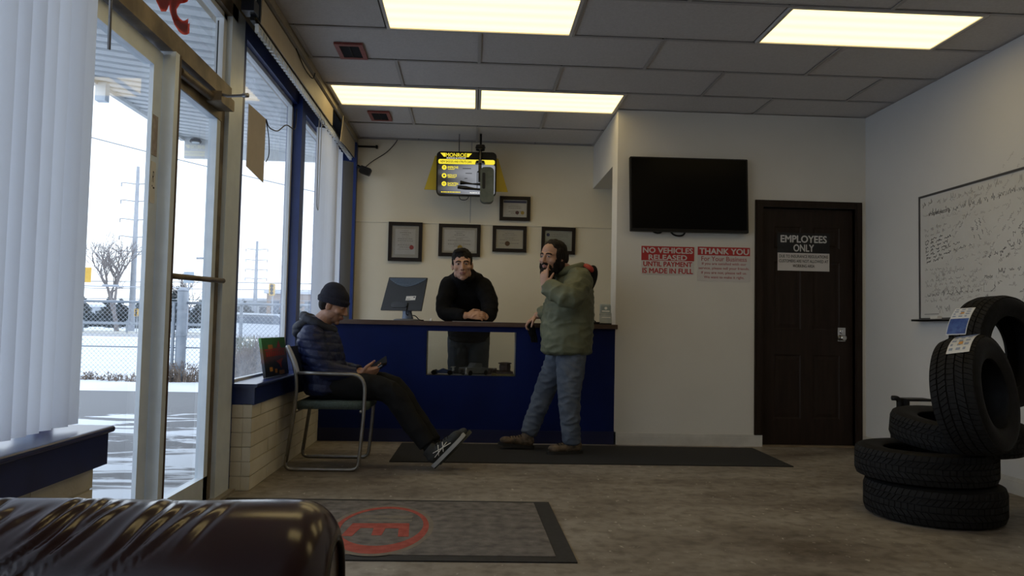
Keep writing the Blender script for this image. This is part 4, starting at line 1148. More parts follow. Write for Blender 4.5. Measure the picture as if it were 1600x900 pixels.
# ---------------------------------------------------------------- whiteboard with handwriting on the right wall
wbt = thing('whiteboard', 'large whiteboard covered in faded handwriting on the right wall', 'whiteboard', (XR, 4.7, 1.6))
wy0, wy1, wz0_, wz1_ = 3.47, 5.895, 1.125, 2.05
Mw = plane_M((XR - 0.012, wy1, wz0_), (0, -1, 0), (0, 0, 1))
bw, bh = wy1 - wy0, wz1_ - wz0_
bm = B(); box(bm, 0, bw, 0, bh, -0.012, 0.0, M=Mw); obj('board', bm, pm('whiteboard_enamel', (0.62, 0.62, 0.61), (0.66, 0.66, 0.65), rough=0.25, scale=2), wbt)
bm = B(); fr_ = 0.016
for (a, b, c, d) in ((-fr_, bw + fr_, bh, bh + fr_), (-fr_, bw + fr_, -fr_, 0), (-fr_, 0, 0, bh), (bw, bw + fr_, 0, bh)): box(bm, a, b, c, d, -0.012, 0.006, M=Mw)
obj('board_frame', bm, pm('dark_alu_frame', (0.10, 0.10, 0.11), None, rough=0.4, metal=0.5), wbt)
bm = B(); box(bm, -0.03, bw, -0.026, -fr_, -0.012, 0.06, M=Mw); box(bm, -0.03, bw, -0.026, -0.010, 0.055, 0.06, M=Mw); obj('marker_tray', bm, pm('tray', (0.16, 0.16, 0.17), None, rough=0.4, metal=0.4), wbt)
bm = B(); box(bm, 0.20, 0.29, -0.014, 0.012, 0.012, 0.045, M=Mw); tag(obj('board_eraser', bm, m_paper, bevel=0.004), 'white eraser lying on the whiteboard tray', 'eraser')
def scrawl(bm, x, y, length, hh, rnd, ang=0.0, wd=0.0025):
    """a run of handwriting as one thin stroke after another"""
    ca, sa = math.cos(ang), math.sin(ang)
    u = 0
    while u < length:
        wl = rnd.uniform(0.03, 0.09); n = int(wl / 0.006); p = []
        for i in range(n):
            p.append((u + i * 0.006 + rnd.uniform(-.002, .002), (hh if i % 2 else 0) * rnd.uniform(0.3, 1.0) + (hh * rnd.choice((0, 0, 0, 0.9, -0.6)))))
        for (a, b) in zip(p, p[1:]):
            d = V((b[0] - a[0], b[1] - a[1], 0)); nn = V((-d.y, d.x, 0)).normalized() * wd * 0.5
            q = [V((a[0], a[1], 0)) + nn, V((a[0], a[1], 0)) - nn, V((b[0], b[1], 0)) - nn, V((b[0], b[1], 0)) + nn]
            quad(bm, [Mw @ V((x + ca * v.x - sa * v.y, y + sa * v.x + ca * v.y, 0.0006)) for v in q])
        u += wl + 0.022
rnd = random.Random(11)
bmd, bmg = B(), B()
for (x, y, L_, hh, an, dk) in ((0.03, .855, .16, .02, .10, 1), (0.22, .86, .75, .022, .02, 0), (1.1, .86, .7, .022, 0.02, 0), (0.11, .775, .22, .028, .02, 1), (0.36, .775, .8, .024, .03, 1), (1.2, .80, .8, .024, .02, 1), (1.35, .76, .5, .022, .02, 0),
    (0.05, .66, .3, .016, .08, 0), (0.06, .615, .26, .014, .08, 0), (0.4, .62, .33, .014, .5, 0), (0.45, .60, .20, .012, .7, 0), (0.62, .63, .1, .011, -1.2, 1), (0.66, .67, .12, .011, -1.2, 1), (0.70, .68, .13, .011, -1.2, 1), (0.745, .68, .14, .011, -1.2, 0),
    (0.66, .30, .55, .014, .75, 0), (0.80, .40, .35, .015, .2, 1), (0.92, .40, .42, .015, .72, 1), (0.98, .38, .4, .014, .72, 1), (0.90, .36, .3, .013, .3, 0), (1.0, .56, .26, .014, .75, 0), (1.12, .52, .2, .014, .75, 1),
    (0.32, .505, .1, .016, .15, 1), (0.36, .475, .24, .018, .1, 1), (0.47, .415, .1, .015, 0, 0), (0.06, .27, .55, .015, .02, 0), (0.08, .235, .62, .016, .03, 0), (0.18, .20, .55, .015, .03, 0), (0.09, .16, .62, .018, .04, 1), (0.06, .125, .4, .016, .02, 0),
    (0.9, .29, .26, .016, .05, 1), (0.96, .25, .16, .016, .05, 0), (1.0, .20, .1, .012, 0, 0), (0.75, .12, .2, .013, .55, 1), (0.55, .08, .1, .02, 0, 1), (0.58, .04, .12, .018, 0, 0), (1.1, .15, .14, .016, .2, 1), (1.12, .10, .1, .02, .4, 0), (1.35, .20, .5, .014, .05, 0), (1.4, .14, .5, .014, 0.05, 1), (1.4, .08, .4, .014, .05, 0),
    (1.25, .58, .4, .018, .25, 1), (1.35, .52, .5, .016, .15, 0), (1.3, .30, .6, .016, .05, 0), (1.7, .55, .5, .02, .1, 0), (1.75, .45, .5, .018, .1, 1), (0.2, .075, .14, .02, -.1, 1), (0.24, .045, .1, .02, 0, 0), (0.06, .36, .2, .013, 0, 0), (0.2, .30, .3, .013, .1, 0)):
    scrawl(bmd if dk else bmg, x, y, L_, hh, rnd, an, 0.0028)
for i in range(60):
    scrawl(bmg, rnd.uniform(0.03, 1.9), rnd.uniform(0.06, 0.86), rnd.uniform(0.06, 0.4), rnd.uniform(0.009, 0.016), rnd, rnd.choice((0.02, 0.05, 0.08, 0.15, 0.7)), 0.0018)
for i in range(7):
    scrawl(bmd, 0.06 + 0.004 * i, .58 - i * 0.027, 0.24 + 0.02 * (i % 2), .011, rnd, .1, 0.0042)
text_bm(bmd, 'Amazon', Mw @ T(1.47, 0.45, 0.0006), 0.30, 0.075, shear=0.25); text_bm(bmg, 'Sorry', Mw @ T(1.50, 0.355, 0.0006), 0.18, 0.055, shear=0.25)
text_bm(bmd, 'Hopefulness', Mw @ T(0.235, 0.785, 0.0006), 0.22, 0.045, shear=0.3); text_bm(bmd, 'Maybe', Mw @ T(0.80, 0.268, 0.0006), 0.085, 0.03, shear=0.3)
for (a, b, c, d) in ((.75, .17, .865, .172), (.75, .17, .752, .235), (.863, .17, .865, .235)): box(bmg, a, c, b, d, 0, 0.0006, M=Mw)
box(bmd, 0.05, 0.235, 0.026, 0.030, 0, 0.0006, M=Mw)
obj('handwriting', bmd, pm('marker_dark', (0.06, 0.06, 0.07), None), wbt)
obj('faded_handwriting', bmg, pm('marker_faded', (0.30, 0.29, 0.29), None), wbt)

# ---------------------------------------------------------------- mats on the floor
m_matd = pm('black_mat', (0.010, 0.010, 0.010), (0.020, 0.019, 0.018), rough=0.95, scale=180, bump=0.5, bscale=300)
bm = B(); prism(bm, [(-0.576, 5.77), (2.397, 5.755), (2.407, 6.640), (-0.564, 6.672)], Matrix.Identity(4), 0.007)
tag(obj('floor_mat', bm, m_matd, bevel=0.003), 'long plain black mat on the floor in front of the counter', 'mat')
t = thing('logo_mat', 'grey entrance mat with a worn red logo on the floor', 'mat', (-0.45, 3.93, 0))
mx0, mx1, my0, my1 = -1.345, 0.468, 3.355, 4.53
bm = B(); prism(bm, [(mx0, my0 + 0.03), (mx1, my0), (mx1 - 0.012, my1 - 0.035), (mx0, my1)], Matrix.Identity(4), 0.006)
obj('rubber_border', bm, pm('rubber_border', (0.010, 0.010, 0.012), (0.017, 0.017, 0.019), rough=0.7, scale=30), t, bevel=0.002)
bm = B(); prism(bm, [(mx0 + 0.08, my0 + 0.095), (mx1 - 0.085, my0 + 0.075), (mx1 - 0.10, my1 - 0.075), (mx0 + 0.08, my1 - 0.05)], T(0, 0, 0.006), 0.003)
m_carp = pm('grey_mat_pile', (0.075, 0.066, 0.058), (0.215, 0.190, 0.168), rough=0.95, lo=0.25, hi=0.75, scale=16, bump=0.6, bscale=260, detail=10)
pile = obj('mat_pile', bm, m_carp, t)
m_lred = pm('worn_red_logo', (0.30, 0.05, 0.032), (0.40, 0.085, 0.055), rough=0.9, scale=25, bump=0.5, bscale=260)
m_lgh = pm('pale_logo_outline', (0.20, 0.165, 0.12), (0.15, 0.13, 0.105), rough=0.9, scale=25)
cx, cy = -0.415, 3.885
def ringel(bm, rx, ry, rx2, ry2, z, oy=0.0, n=64):
    A = [bm.verts.new((cx + rx * math.cos(2 * PI * i / n), cy + ry * math.sin(2 * PI * i / n), z)) for i in range(n)]
    C = [bm.verts.new((cx + rx2 * math.cos(2 * PI * i / n), cy + oy + ry2 * math.sin(2 * PI * i / n), z)) for i in range(n)]
    for i in range(n): bm.faces.new((A[i], A[(i + 1) % n], C[(i + 1) % n], C[i]))
bm = B(); ringel(bm, 0.25, 0.475, 0.226, 0.435, 0.0094)
prism(bm, [(-0.56, 4.07), (-0.285, 4.07), (-0.28, 4.13), (-0.555, 4.13)], T(0, 0, 0.009), 0.0005); prism(bm, [(-0.50, 4.0), (-0.28, 4.0), (-0.28, 4.045), (-0.50, 4.045)], T(0, 0, 0.009), 0.0005)
obj('logo_outline', bm, m_lgh, pile)
bm = B(); ringel(bm, 0.227, 0.440, 0.198, 0.355, 0.0098, 0.038)
prism(bm, [(-0.565, 3.965), (-0.288, 3.972), (-0.272, 3.725), (-0.322, 3.725), (-0.332, 3.875), (-0.395, 3.875), (-0.40, 3.745), (-0.447, 3.745), (-0.452, 3.875), (-0.515, 3.875), (-0.535, 3.725), (-0.585, 3.73)], T(0, 0, 0.0092), 0.0008)
obj('red_logo', bm, m_lred, pile)

# ---------------------------------------------------------------- tyres
m_rub = pm('tyre_rubber', (0.005, 0.005, 0.0055), (0.009, 0.009, 0.0095), rough=0.6, spec=0.15, scale=30, bump=0.1, bscale=80)
m_rubt = pm('tyre_tread', (0.008, 0.008, 0.009), (0.014, 0.014, 0.015), rough=0.75, spec=0.2, scale=60, bump=0.1, bscale=80)
def tyre(name, lab, c, axis, up, R=0.33, w=0.205, rim=0.205, pat=0):
    z = V(axis).normalized(); x = V(up).normalized(); x = (x - z * x.dot(z)).normalized(); y = z.cross(x)
    Mt = Matrix(((x.x, y.x, z.x, c[0]), (x.y, y.y, z.y, c[1]), (x.z, y.z, z.z, c[2]), (0, 0, 0, 1)))
    t = thing(name, lab, 'tyre', c, 'tyres stacked by the right wall')
    hw = w / 2; Rt = R - 0.009
    prof = [(Rt, -hw * 0.74), (Rt - 0.006, -hw * 0.84), (Rt - 0.022, -hw * 0.95), (R - 0.055, -hw), (R - 0.075, -hw * 0.985), (rim + 0.03, -hw * 0.90), (rim + 0.012, -hw * 0.86), (rim, -hw * 0.80), (rim, -hw * 0.68), (rim + 0.02, -hw * 0.72), (R - 0.06, -hw * 0.9), (R - 0.025, -hw * 0.7),
            (R - 0.022, hw * 0.7), (R - 0.06, hw * 0.9), (rim + 0.02, hw * 0.72), (rim, hw * 0.68), (rim, hw * 0.80), (rim + 0.012, hw * 0.86), (rim + 0.03, hw * 0.90), (R - 0.075, hw * 0.985), (R - 0.055, hw), (Rt - 0.022, hw * 0.95), (Rt - 0.006, hw * 0.84), (Rt, hw * 0.74)]
    bm = B(); lathe(bm, prof, 72, Mt, closed=True)
    obj('sidewall', bm, m_rub, t, smooth=True, angle=35)
    bm = B(); n = 66
    rows = [(-0.86, -0.56, 0.0, 0.12), (-0.50, -0.20, 0.5, 0.25), (-0.14, 0.14, 0.25, 0.0), (0.20, 0.50, 0.0, -0.25), (0.56, 0.86, 0.5, -0.12)]
    for (a, b, off, sk) in rows:
        for i in range(n):
            gap = 0.16 if abs(a + b) > 0.5 else 0.10
            vs = []
            for (hh, rr) in ((0, Rt - 0.004), (1, R)):
                for (f, zz) in ((0, a), (1, a), (1, b), (0, b)):
                    edge = abs(zz) > 0.8
                    ang = 2 * PI * (i + off + gap / 2 + f * (1 - gap) + (sk * 1.6 * (1 if zz == a else -1))) / n
                    r_ = rr - (0.010 if edge else 0.0)
                    vs.append(bm.verts.new(Mt @ V((r_ * math.cos(ang), r_ * math.sin(ang), zz * hw))))
            for q in ((4, 5, 6, 7), (0, 1, 5, 4), (1, 2, 6, 5), (2, 3, 7, 6), (3, 0, 4, 7)): bm.faces.new([vs[k] for k in q])
    obj('tread', bm, m_rubt, t)
    return t, Mt
def tyre_label(t, Mt, R, w, a0, a1, z0, z1, blue_lo, blue_hi):
    m1 = pm('label_paper', (0.62, 0.64, 0.68), None, rough=0.4); m2 = pm('label_blue', (0.02, 0.06, 0.26), (0.05, 0.12, 0.36), rough=0.4, scale=30); m3 = pm('label_print', (0.25, 0.3, 0.42), None); m4 = pm('label_orange', (0.6, 0.3, 0.08), None)
    def patch(bm, a, b, c, d, r, n=8):
        for i in range(n):
            q = []
            for (u, zz) in ((i, c), (i + 1, c), (i + 1, d), (i, d)):
                an = a + (b - a) * u / n; q.append(Mt @ V((r * math.cos(an), r * math.sin(an), zz)))
            quad(bm, q)
    bm = B(); patch(bm, a0, a1, z0, z1, R + 0.002); bmesh.ops.remove_doubles(bm, verts=bm.verts[:], dist=1e-6); lb = obj('paper_label', bm, m1, t)
    lb['label'] = 'white and blue paper label stuck on the tread'
    A = lambda f: a0 + (a1 - a0) * f
    Z = lambda f: z0 + (z1 - z0) * f
    bm = B(); patch(bm, A(blue_lo), A(blue_hi), Z(0.04), Z(0.96), R + 0.003); obj('label_field', bm, m2, lb)
    bm = B(); rnd = random.Random(5)
    lo, hi = (0.04, blue_lo - 0.03) if blue_lo > 0.3 else (blue_hi + 0.03, 0.97)
    for i in range(4):
        for j in range(3):
            f = lo + (hi - lo) * (i + 0.1) / 4; z = 0.08 + j * 0.3
            patch(bm, A(f), A(f + (hi - lo) * 0.13), Z(z), Z(z + rnd.uniform(0.1, 0.2)), R + 0.003, 2)
    obj('label_print', bm, m3, lb)
    bm = B(); patch(bm, A(lo + (hi - lo) * .42), A(lo + (hi - lo) * .6), Z(.42), Z(.6), R + 0.0034, 2); obj('label_mark', bm, m4, lb)
tyre('tyre', 'bottom tyre of the stack, lying flat on the floor', (2.565, 4.27, 0.1), (0.0, 0, 1), (1, 0, 0), R=0.355, w=0.20, rim=0.215)
tyre('tyre', 'second tyre up, lying flat on the bottom tyre of the stack', (2.535, 4.30, 0.290), (0.0, 0.0, 1), (1, 0.3, 0), R=0.36, w=0.178, rim=0.21)
tyre('tyre', 'tilted third tyre, lying on top of the two flat tyres', (2.735, 4.32, 0.462), (0.03, -0.11, 1), (1, 0.1, 0), R=0.345, w=0.16, rim=0.205)
t, Mt = tyre('tyre', 'upright tyre with a white label leaning at the front of the stack', (2.60, 3.95, 0.690), (0.60, -0.78, 0.16), (-0.55, -0.2, 0.82), R=0.305, w=0.235, rim=0.18)
tyre_label(t, Mt, 0.292, 0.235, -0.42, 0.12, -0.045, 0.075, 0.72, 0.97) if False else None
T4 = (t, Mt)
t, Mt = tyre('tyre', 'upright tyre with a blue label standing at the back of the stack', (3.045, 4.42, 0.905), (0.40, -0.91, 0.05), (-0.7, -0.2, 0.68), R=0.325, w=0.21, rim=0.205)
T5 = (t, Mt)
tyre_label(T4[0], T4[1], 0.305, 0.235, -0.50, 0.20, -0.025, 0.085, 0.02, 0.22)
tyre_label(T5[0], T5[1], 0.325, 0.21, -0.12, 0.46, -0.10, 0.02, 0.45, 0.97)

t = thing('black_pump', 'black tool with a curved handle and a box against the right wall behind the tyres', 'tool', (3.05, 5.2, 0))
bm = B(); tube(bm, bend([(2.842, 5.2, 0.566), (2.885, 5.2, 0.566), (2.90, 5.2, 0.52), (2.905, 5.2, 0.43)], 0.03), 0.017, 10); obj('tool_handle', bm, m_black, t, smooth=True)
bm = B(); box(bm, 2.895, 3.12, 5.12, 5.32, 0.0, 0.46); obj('tool_body', bm, m_black, t, bevel=0.01)
bm = B(); box(bm, 2.915, 3.10, 5.14, 5.28, 0.461, 0.565); obj('tool_case', bm, m_black, t, bevel=0.006)
bm = B(); box(bm, 2.93, 3.08, 5.136, 5.14, 0.505, 0.55); obj('tool_label', bm, m_paper, t)

# ---------------------------------------------------------------- sofa in front of the camera
m_lea = pm('brown_leather', (0.024, 0.008, 0.006), (0.036, 0.012, 0.009), rough=0.26, scale=5, bump=0.02, bscale=220, spec=0.4, coat=0.45)
so = thing('sofa', 'dark brown wrinkled leather sofa in the corner nearest the camera', 'sofa', (-0.7, 0.3, 0))
def sofa_arm():
    bm = B(); nx, na = 460, 96
    rnd = random.Random(4); creases = []; xi = -1.17
    while xi < -0.40:
        creases.append((xi, rnd.uniform(0.12, 0.22), rnd.uniform(-0.2, 0.75), rnd.uniform(1.5, 2.0), rnd.uniform(0.0025, 0.0055), rnd.uniform(0.0055, 0.0095)))
        xi += rnd.uniform(0.022, 0.050)
    xL, xR_ = -1.19, -0.232
    yc, zc, r0 = 1.44, 0.520, 0.150
    rows = []
    for i in range(nx + 1):
        t = i / nx
        x = xL + (xR_ - xL) * t
        e = xR_ - x                                     # rounded front end
        k = 1.0 if e > 0.07 else math.sqrt(max(0.0, 1 - ((0.07 - e) / 0.07) ** 2))
        row = []
        for j in range(na + 1):
            a = math.radians(-75 + 330 * j / na)        # from the inner side over the top to the back
            s = a * r0
            fold = 0.0
            fade = max(0.0, min(1.0, (e - 0.10) / 0.22))
            # diagonal creases pulled from the top towards the seat side
            for (xi, sl, a0, a1, hh, sg) in creases:
                d = x - (xi + sl * (math.sin(a) - 1) + 0.008 * noise.noise(V((xi * 20, a * 2.2, 4))))
                if abs(d) < 0.045:
                    wn = max(0.0, min(1.0, (a - a0) / 0.35)) * max(0.0, min(1.0, (a1 - a) / 0.4))
                    fold += wn * hh * (math.exp(-(d / sg) ** 2) - 0.75 * math.exp(-((d - 1.9 * sg) / (sg * 0.8)) ** 2))
            fold += 0.005 * noise.noise(V((x * 4.5, a * 1.6, 1.0)))
            rr = r0 * (0.55 + 0.45 * k) - (0.0) + fold * (0.3 + 0.7 * k)
            yy, zz = yc - rr * math.cos(a) * 1.0, zc + rr * math.sin(a)
            row.append(bm.verts.new((x, yy, zz)))
        rows.append(row)
    for i in range(nx):
        for j in range(na): bm.faces.new((rows[i][j], rows[i + 1][j], rows[i + 1][j + 1], rows[i][j + 1]))
    return bm
obj('arm', sofa_arm(), m_lea, so, smooth=True)
bm = B()
pr = [(1.44 + 0.095 * math.cos(math.radians(a)), 0.512 + 0.095 * math.sin(math.radians(a))) for a in range(-60, 241, 10)]
prism(bm, [(p[0], p[1]) for p in pr] + [(1.36, 0.06), (1.52, 0.06)][:0], plane_M((-0.252, 0, 0), (0, 1, 0), (0, 0, 1)), 0.012)
obj('arm_front', bm, m_lea, so, bevel=0.004)
bm = B(); tube(bm, [(-0.236, p[0], p[1]) for p in pr], 0.006, 8); obj('piping', bm, pm('dark_piping', (0.012, 0.006, 0.005), None, rough=0.4), so, smooth=True)
bm = B(); box(bm, -1.19, -0.262, 1.33, 1.55, 0.05, 0.50); obj('arm_base', bm, m_lea, so, bevel=0.02)
bm = B(); box(bm, -1.19, -0.26, -0.75, 1.33, 0.05, 0.28); obj('seat_base', bm, m_lea, so, bevel=0.02)
for i in range(2):
    bm = B(); box(bm, -0.99, -0.24, -0.74 + i * 1.0, 0.25 + i * 1.03, 0.28, 0.44); obj('seat_cushion', bm, m_lea, so, bevel=0.05, bseg=4, smooth=True)
    bm = B(); box(bm, -1.17, -0.97, -0.74 + i * 1.0, 0.25 + i * 1.03, 0.42, 0.72); obj('back_cushion', bm, m_lea, so, bevel=0.06, bseg=4, smooth=True)
bm = B(); box(bm, -1.195, -1.05, -0.95, 1.36, 0.05, 0.60); obj('backrest', bm, m_lea, so, bevel=0.03)
bm = B(); box(bm, -1.19, -0.262, -0.97, -0.76, 0.05, 0.60); obj('arm', bm, m_lea, so, bevel=0.08, bseg=5, smooth=True)
for (x, y_) in ((-1.12, -0.9), (-0.32, -0.9), (-1.12, 1.48), (-0.32, 1.48)):
    bm = B(); lathe(bm, [(0, 0), (0.022, 0), (0.03, 0.05), (0, 0.05)], 14, T(x, y_, 0)); obj('leg', bm, m_rust, so)

# ---------------------------------------------------------------- waiting chair
ch = thing('waiting_chair', 'grey steel sled-base armchair with a green seat by the window wall', 'chair', (-0.96, 5.64, 0))
m_tube = pm('grey_tube', (0.24, 0.235, 0.225), (0.30, 0.29, 0.28), rough=0.32, metal=0.75, scale=20)
m_fab = pm('green_grey_fabric', (0.055, 0.085, 0.085), (0.085, 0.12, 0.12), rough=0.9, scale=120, bump=0.3, bscale=250)
m_shell = pm('dark_shell', (0.018, 0.018, 0.02), None, rough=0.45)
for yy in (5.375, 5.905):
    bm = B()
    p = bend([(-1.232, yy, 0.822), (-1.165, yy, 0.655), (-1.168, yy, 0.50), (-1.222, yy, 0.013), (-0.742, yy, 0.013), (-0.722, yy, 0.30), (-0.712, yy, 0.50), (-0.758, yy, 0.652), (-1.165, yy, 0.658)][:8], 0.075, 8)
    # one continuous tube: back upright, runner, front upright, armrest
    p = bend([(-1.235, yy, 0.825), (-1.168, yy, 0.655), (-1.170, yy, 0.48), (-1.222, yy, 0.013), (-0.742, yy, 0.013), (-0.718, yy, 0.35), (-0.715, yy, 0.652), (-0.95, yy, 0.656), (-1.166, yy, 0.658)], 0.13, 10) if False else None
    up = bend([(-1.222, yy, 0.06), (-1.172, yy, 0.44), (-1.166, yy, 0.64), (-1.232, yy, 0.822)], 0.10, 8)
    run = bend([(-1.215, yy, 0.12), (-1.228, yy, 0.013), (-0.742, yy, 0.013), (-0.722, yy, 0.30), (-0.712, yy, 0.648), (-1.164, yy, 0.652)], 0.055, 6)
    run = bend([(-1.2175, yy, 0.10), (-1.2285, yy, 0.013), (-0.745, yy, 0.013), (-0.735, yy, 0.12)], 0.05, 6) + bend([(-0.725, yy, 0.25), (-0.713, yy, 0.42), (-0.712, yy, 0.648), (-0.90, yy, 0.652), (-1.164, yy, 0.655)], 0.17, 10)
    tube(bm, up, 0.0125, 10); tube(bm, run, 0.0125, 10)
    obj('side_frame', bm, m_tube, ch, smooth=True)
    bm = B(); limb(bm, [(-1.166, yy, 0.66), (-1.195, yy, 0.74), (-1.236, yy, 0.828)], [(0.011, 0.016), (0.014, 0.02), (0.012, 0.018)], side=(0, 1, 0))
    obj('back_upright', bm, pm('pale_metal', (0.42, 0.43, 0.45), None, rough=0.35, metal=0.5), ch, smooth=True)
bm = B(); tube(bm, [(-0.735, 5.375, 0.40), (-0.735, 5.905, 0.40)], 0.011, 8); tube(bm, [(-1.165, 5.375, 0.40), (-1.165, 5.905, 0.40)], 0.011, 8)
obj('cross_bar', bm, m_tube, ch, smooth=True)
bm = B(); box(bm, -1.165, -0.69, 5.395, 5.885, 0.412, 0.462); obj('seat', bm, m_fab, ch, bevel=0.02, bseg=4, smooth=True)
bm = B()
rows = []
for i in range(9):
    t_ = i / 8; z = 0.50 + 0.325 * t_; x = -1.178 - 0.058 * t_ ** 2
    rows.append([bm.verts.new((x - 0.028 * (1 - (2 * j / 10 - 1) ** 2), 5.39 + 0.50 * j / 10, z)) for j in range(11)])
for i in range(8):
    for j in range(10): bm.faces.new((rows[i][j], rows[i][j + 1], rows[i + 1][j + 1], rows[i + 1][j]))
bmesh.ops.solidify(bm, geom=bm.faces[:], thickness=0.014)
obj('backrest', bm, m_shell, ch, smooth=True, angle=50)
# ---------------------------------------------------------------- people
def chain2(bm, pts, rads, side=None, n=22, k=3, e0=None, e1=None):
    """limb with short, nearly flat ends (hems, cuffs)"""
    P, Rr = smooth_path(pts, rads, k)
    side = V(side) if side is not None else None
    rings = []; ps = side
    m = len(P); fr = []
    for i in range(m):
        t = (P[min(i + 1, m - 1)] - P[max(i - 1, 0)]).normalized()
        s, b = frame_of(t, side if side is not None else ps); ps = s; fr.append((t, s, b))
    def ring(p, s, b, ra, rb): return [bm.verts.new(p + s * (ra * math.cos(2 * PI * q / n)) + b * (rb * math.sin(2 * PI * q / n))) for q in range(n)]
    for i in range(m): rings.append(ring(P[i], fr[i][1], fr[i][2], *Rr[i]))
    def end(i, sg, e):
        t, s, b = fr[i]; ra, rb = Rr[i]
        rc = min(ra, rb) if e is None else e
        o = [ring(P[i] + t * (sg * rc * math.sin(a)), s, b, ra * math.cos(a), rb * math.cos(a)) for a in (0.45, 0.9, 1.25)]
        return o, bm.verts.new(P[i] + t * sg * rc)
    c0, p0 = end(0, -1, e0); c1, p1 = end(m - 1, 1, e1)
    rings = c0[::-1] + rings + c1
    for i in range(len(rings) - 1):
        for q in range(n): bm.faces.new((rings[i][q], rings[i][(q + 1) % n], rings[i + 1][(q + 1) % n], rings[i + 1][q]))
    for q in range(n):
        bm.faces.new((rings[0][(q + 1) % n], rings[0][q], p0)); bm.faces.new((rings[-1][q], rings[-1][(q + 1) % n], p1))

def head_M(c, fwd, up=(0, 0, 1), s=1.0):
    f = V(fwd).normalized(); u = V(up); u = (u - f * u.dot(f)).normalized(); r = f.cross(u)
    return Matrix(((r.x * s, f.x * s, u.x * s, c[0]), (r.y * s, f.y * s, u.y * s, c[1]), (r.z * s, f.z * s, u.z * s, c[2]), (0, 0, 0, 1)))

def hell(bm, Mh, c, r, rx=0.0, ry=0.0, rz=0.0, u=24, v=16):
    bmesh.ops.create_uvsphere(bm, u_segments=u, v_segments=v, radius=1.0, matrix=Mh @ Matrix.Translation(c) @ Euler((rx, ry, rz)).to_matrix().to_4x4() @ Matrix.Diagonal((*r, 1)))

def hchain(bm, Mh, pts, rads, n=14):
    s = Mh.to_scale().x
    chain(bm, [Mh @ V(p) for p in pts], [(r * s if isinstance(r, (int, float)) else (r[0] * s, r[1] * s)) for r in rads], None, n)

def head(bm, Mh):
    hell(bm, Mh, (0, -0.014, 0.034), (0.076, 0.096, 0.086))
    hell(bm, Mh, (0, 0.018, -0.022), (0.066, 0.072, 0.088))
    hell(bm, Mh, (0, 0.030, -0.075), (0.052, 0.052, 0.042))
    hell(bm, Mh, (0, 0.066, -0.102), (0.024, 0.020, 0.018))
    for s in (-1, 1):
        hell(bm, Mh, (s * 0.041, 0.054, -0.022), (0.026, 0.026, 0.024))
        hell(bm, Mh, (s * 0.052, 0.004, -0.068), (0.016, 0.040, 0.030))
        hell(bm, Mh, (s * 0.031, 0.0725, 0.010), (0.0145, 0.0125, 0.011))
        hchain(bm, Mh, [(s * 0.010, 0.084, 0.026), (s * 0.032, 0.080, 0.032), (s * 0.052, 0.062, 0.026)], [0.010, 0.010, 0.008])
        hell(bm, Mh, (s * 0.078, -0.010, -0.012), (0.009, 0.020, 0.031), rz=s * 0.35)
        hell(bm, Mh, (s * 0.0115, 0.098, -0.031), (0.0085, 0.010, 0.008))
    hchain(bm, Mh, [(0, 0.086, 0.020), (0, 0.099, -0.004), (0, 0.109, -0.026)], [0.0085, 0.0095, 0.0115])
    hell(bm, Mh, (0, 0.080, -0.060), (0.026, 0.016, 0.018))
    hchain(bm, Mh, [(-0.022, 0.082, -0.058), (0, 0.096, -0.055), (0.022, 0.082, -0.058)], [0.0045, 0.0065, 0.0045])
    hchain(bm, Mh, [(-0.020, 0.082, -0.066), (0, 0.095, -0.068), (0.020, 0.082, -0.066)], [0.0045, 0.0070, 0.0045])

def paint_face(o, Mh, stubble=False, lid=0.0):
    inv = Mh.inverted()
    for p in o.data.polygons:
        q = inv @ p.center
        if q.z < -0.14 or q.z > 0.13 or abs(q.x) > 0.09 or q.y < -0.05 or q.y > 0.13: continue
        ax = abs(q.x)
        if q.y > 0.055:
            ex, ez = (ax - 0.031) / 0.0150, (q.z - 0.009) / (0.0052 - lid)
            if ex * ex + ez * ez < 1:
                p.material_index = 2 if (ax - 0.031) ** 2 + (q.z - 0.009) ** 2 < 0.0062 ** 2 else 1
                continue
            if 0.011 < ax < 0.051 and abs(q.z - (0.0315 - 1.6 * (ax - 0.028) ** 2 * 10)) < 0.0048: p.material_index = 4; continue
            if q.y > 0.078 and ax < 0.023 and -0.071 < q.z < -0.053: p.material_index = 3; continue
        if stubble and q.z < -0.036 and q.y > -0.01 - 0.3 * (q.z + 0.036): p.material_index = 5

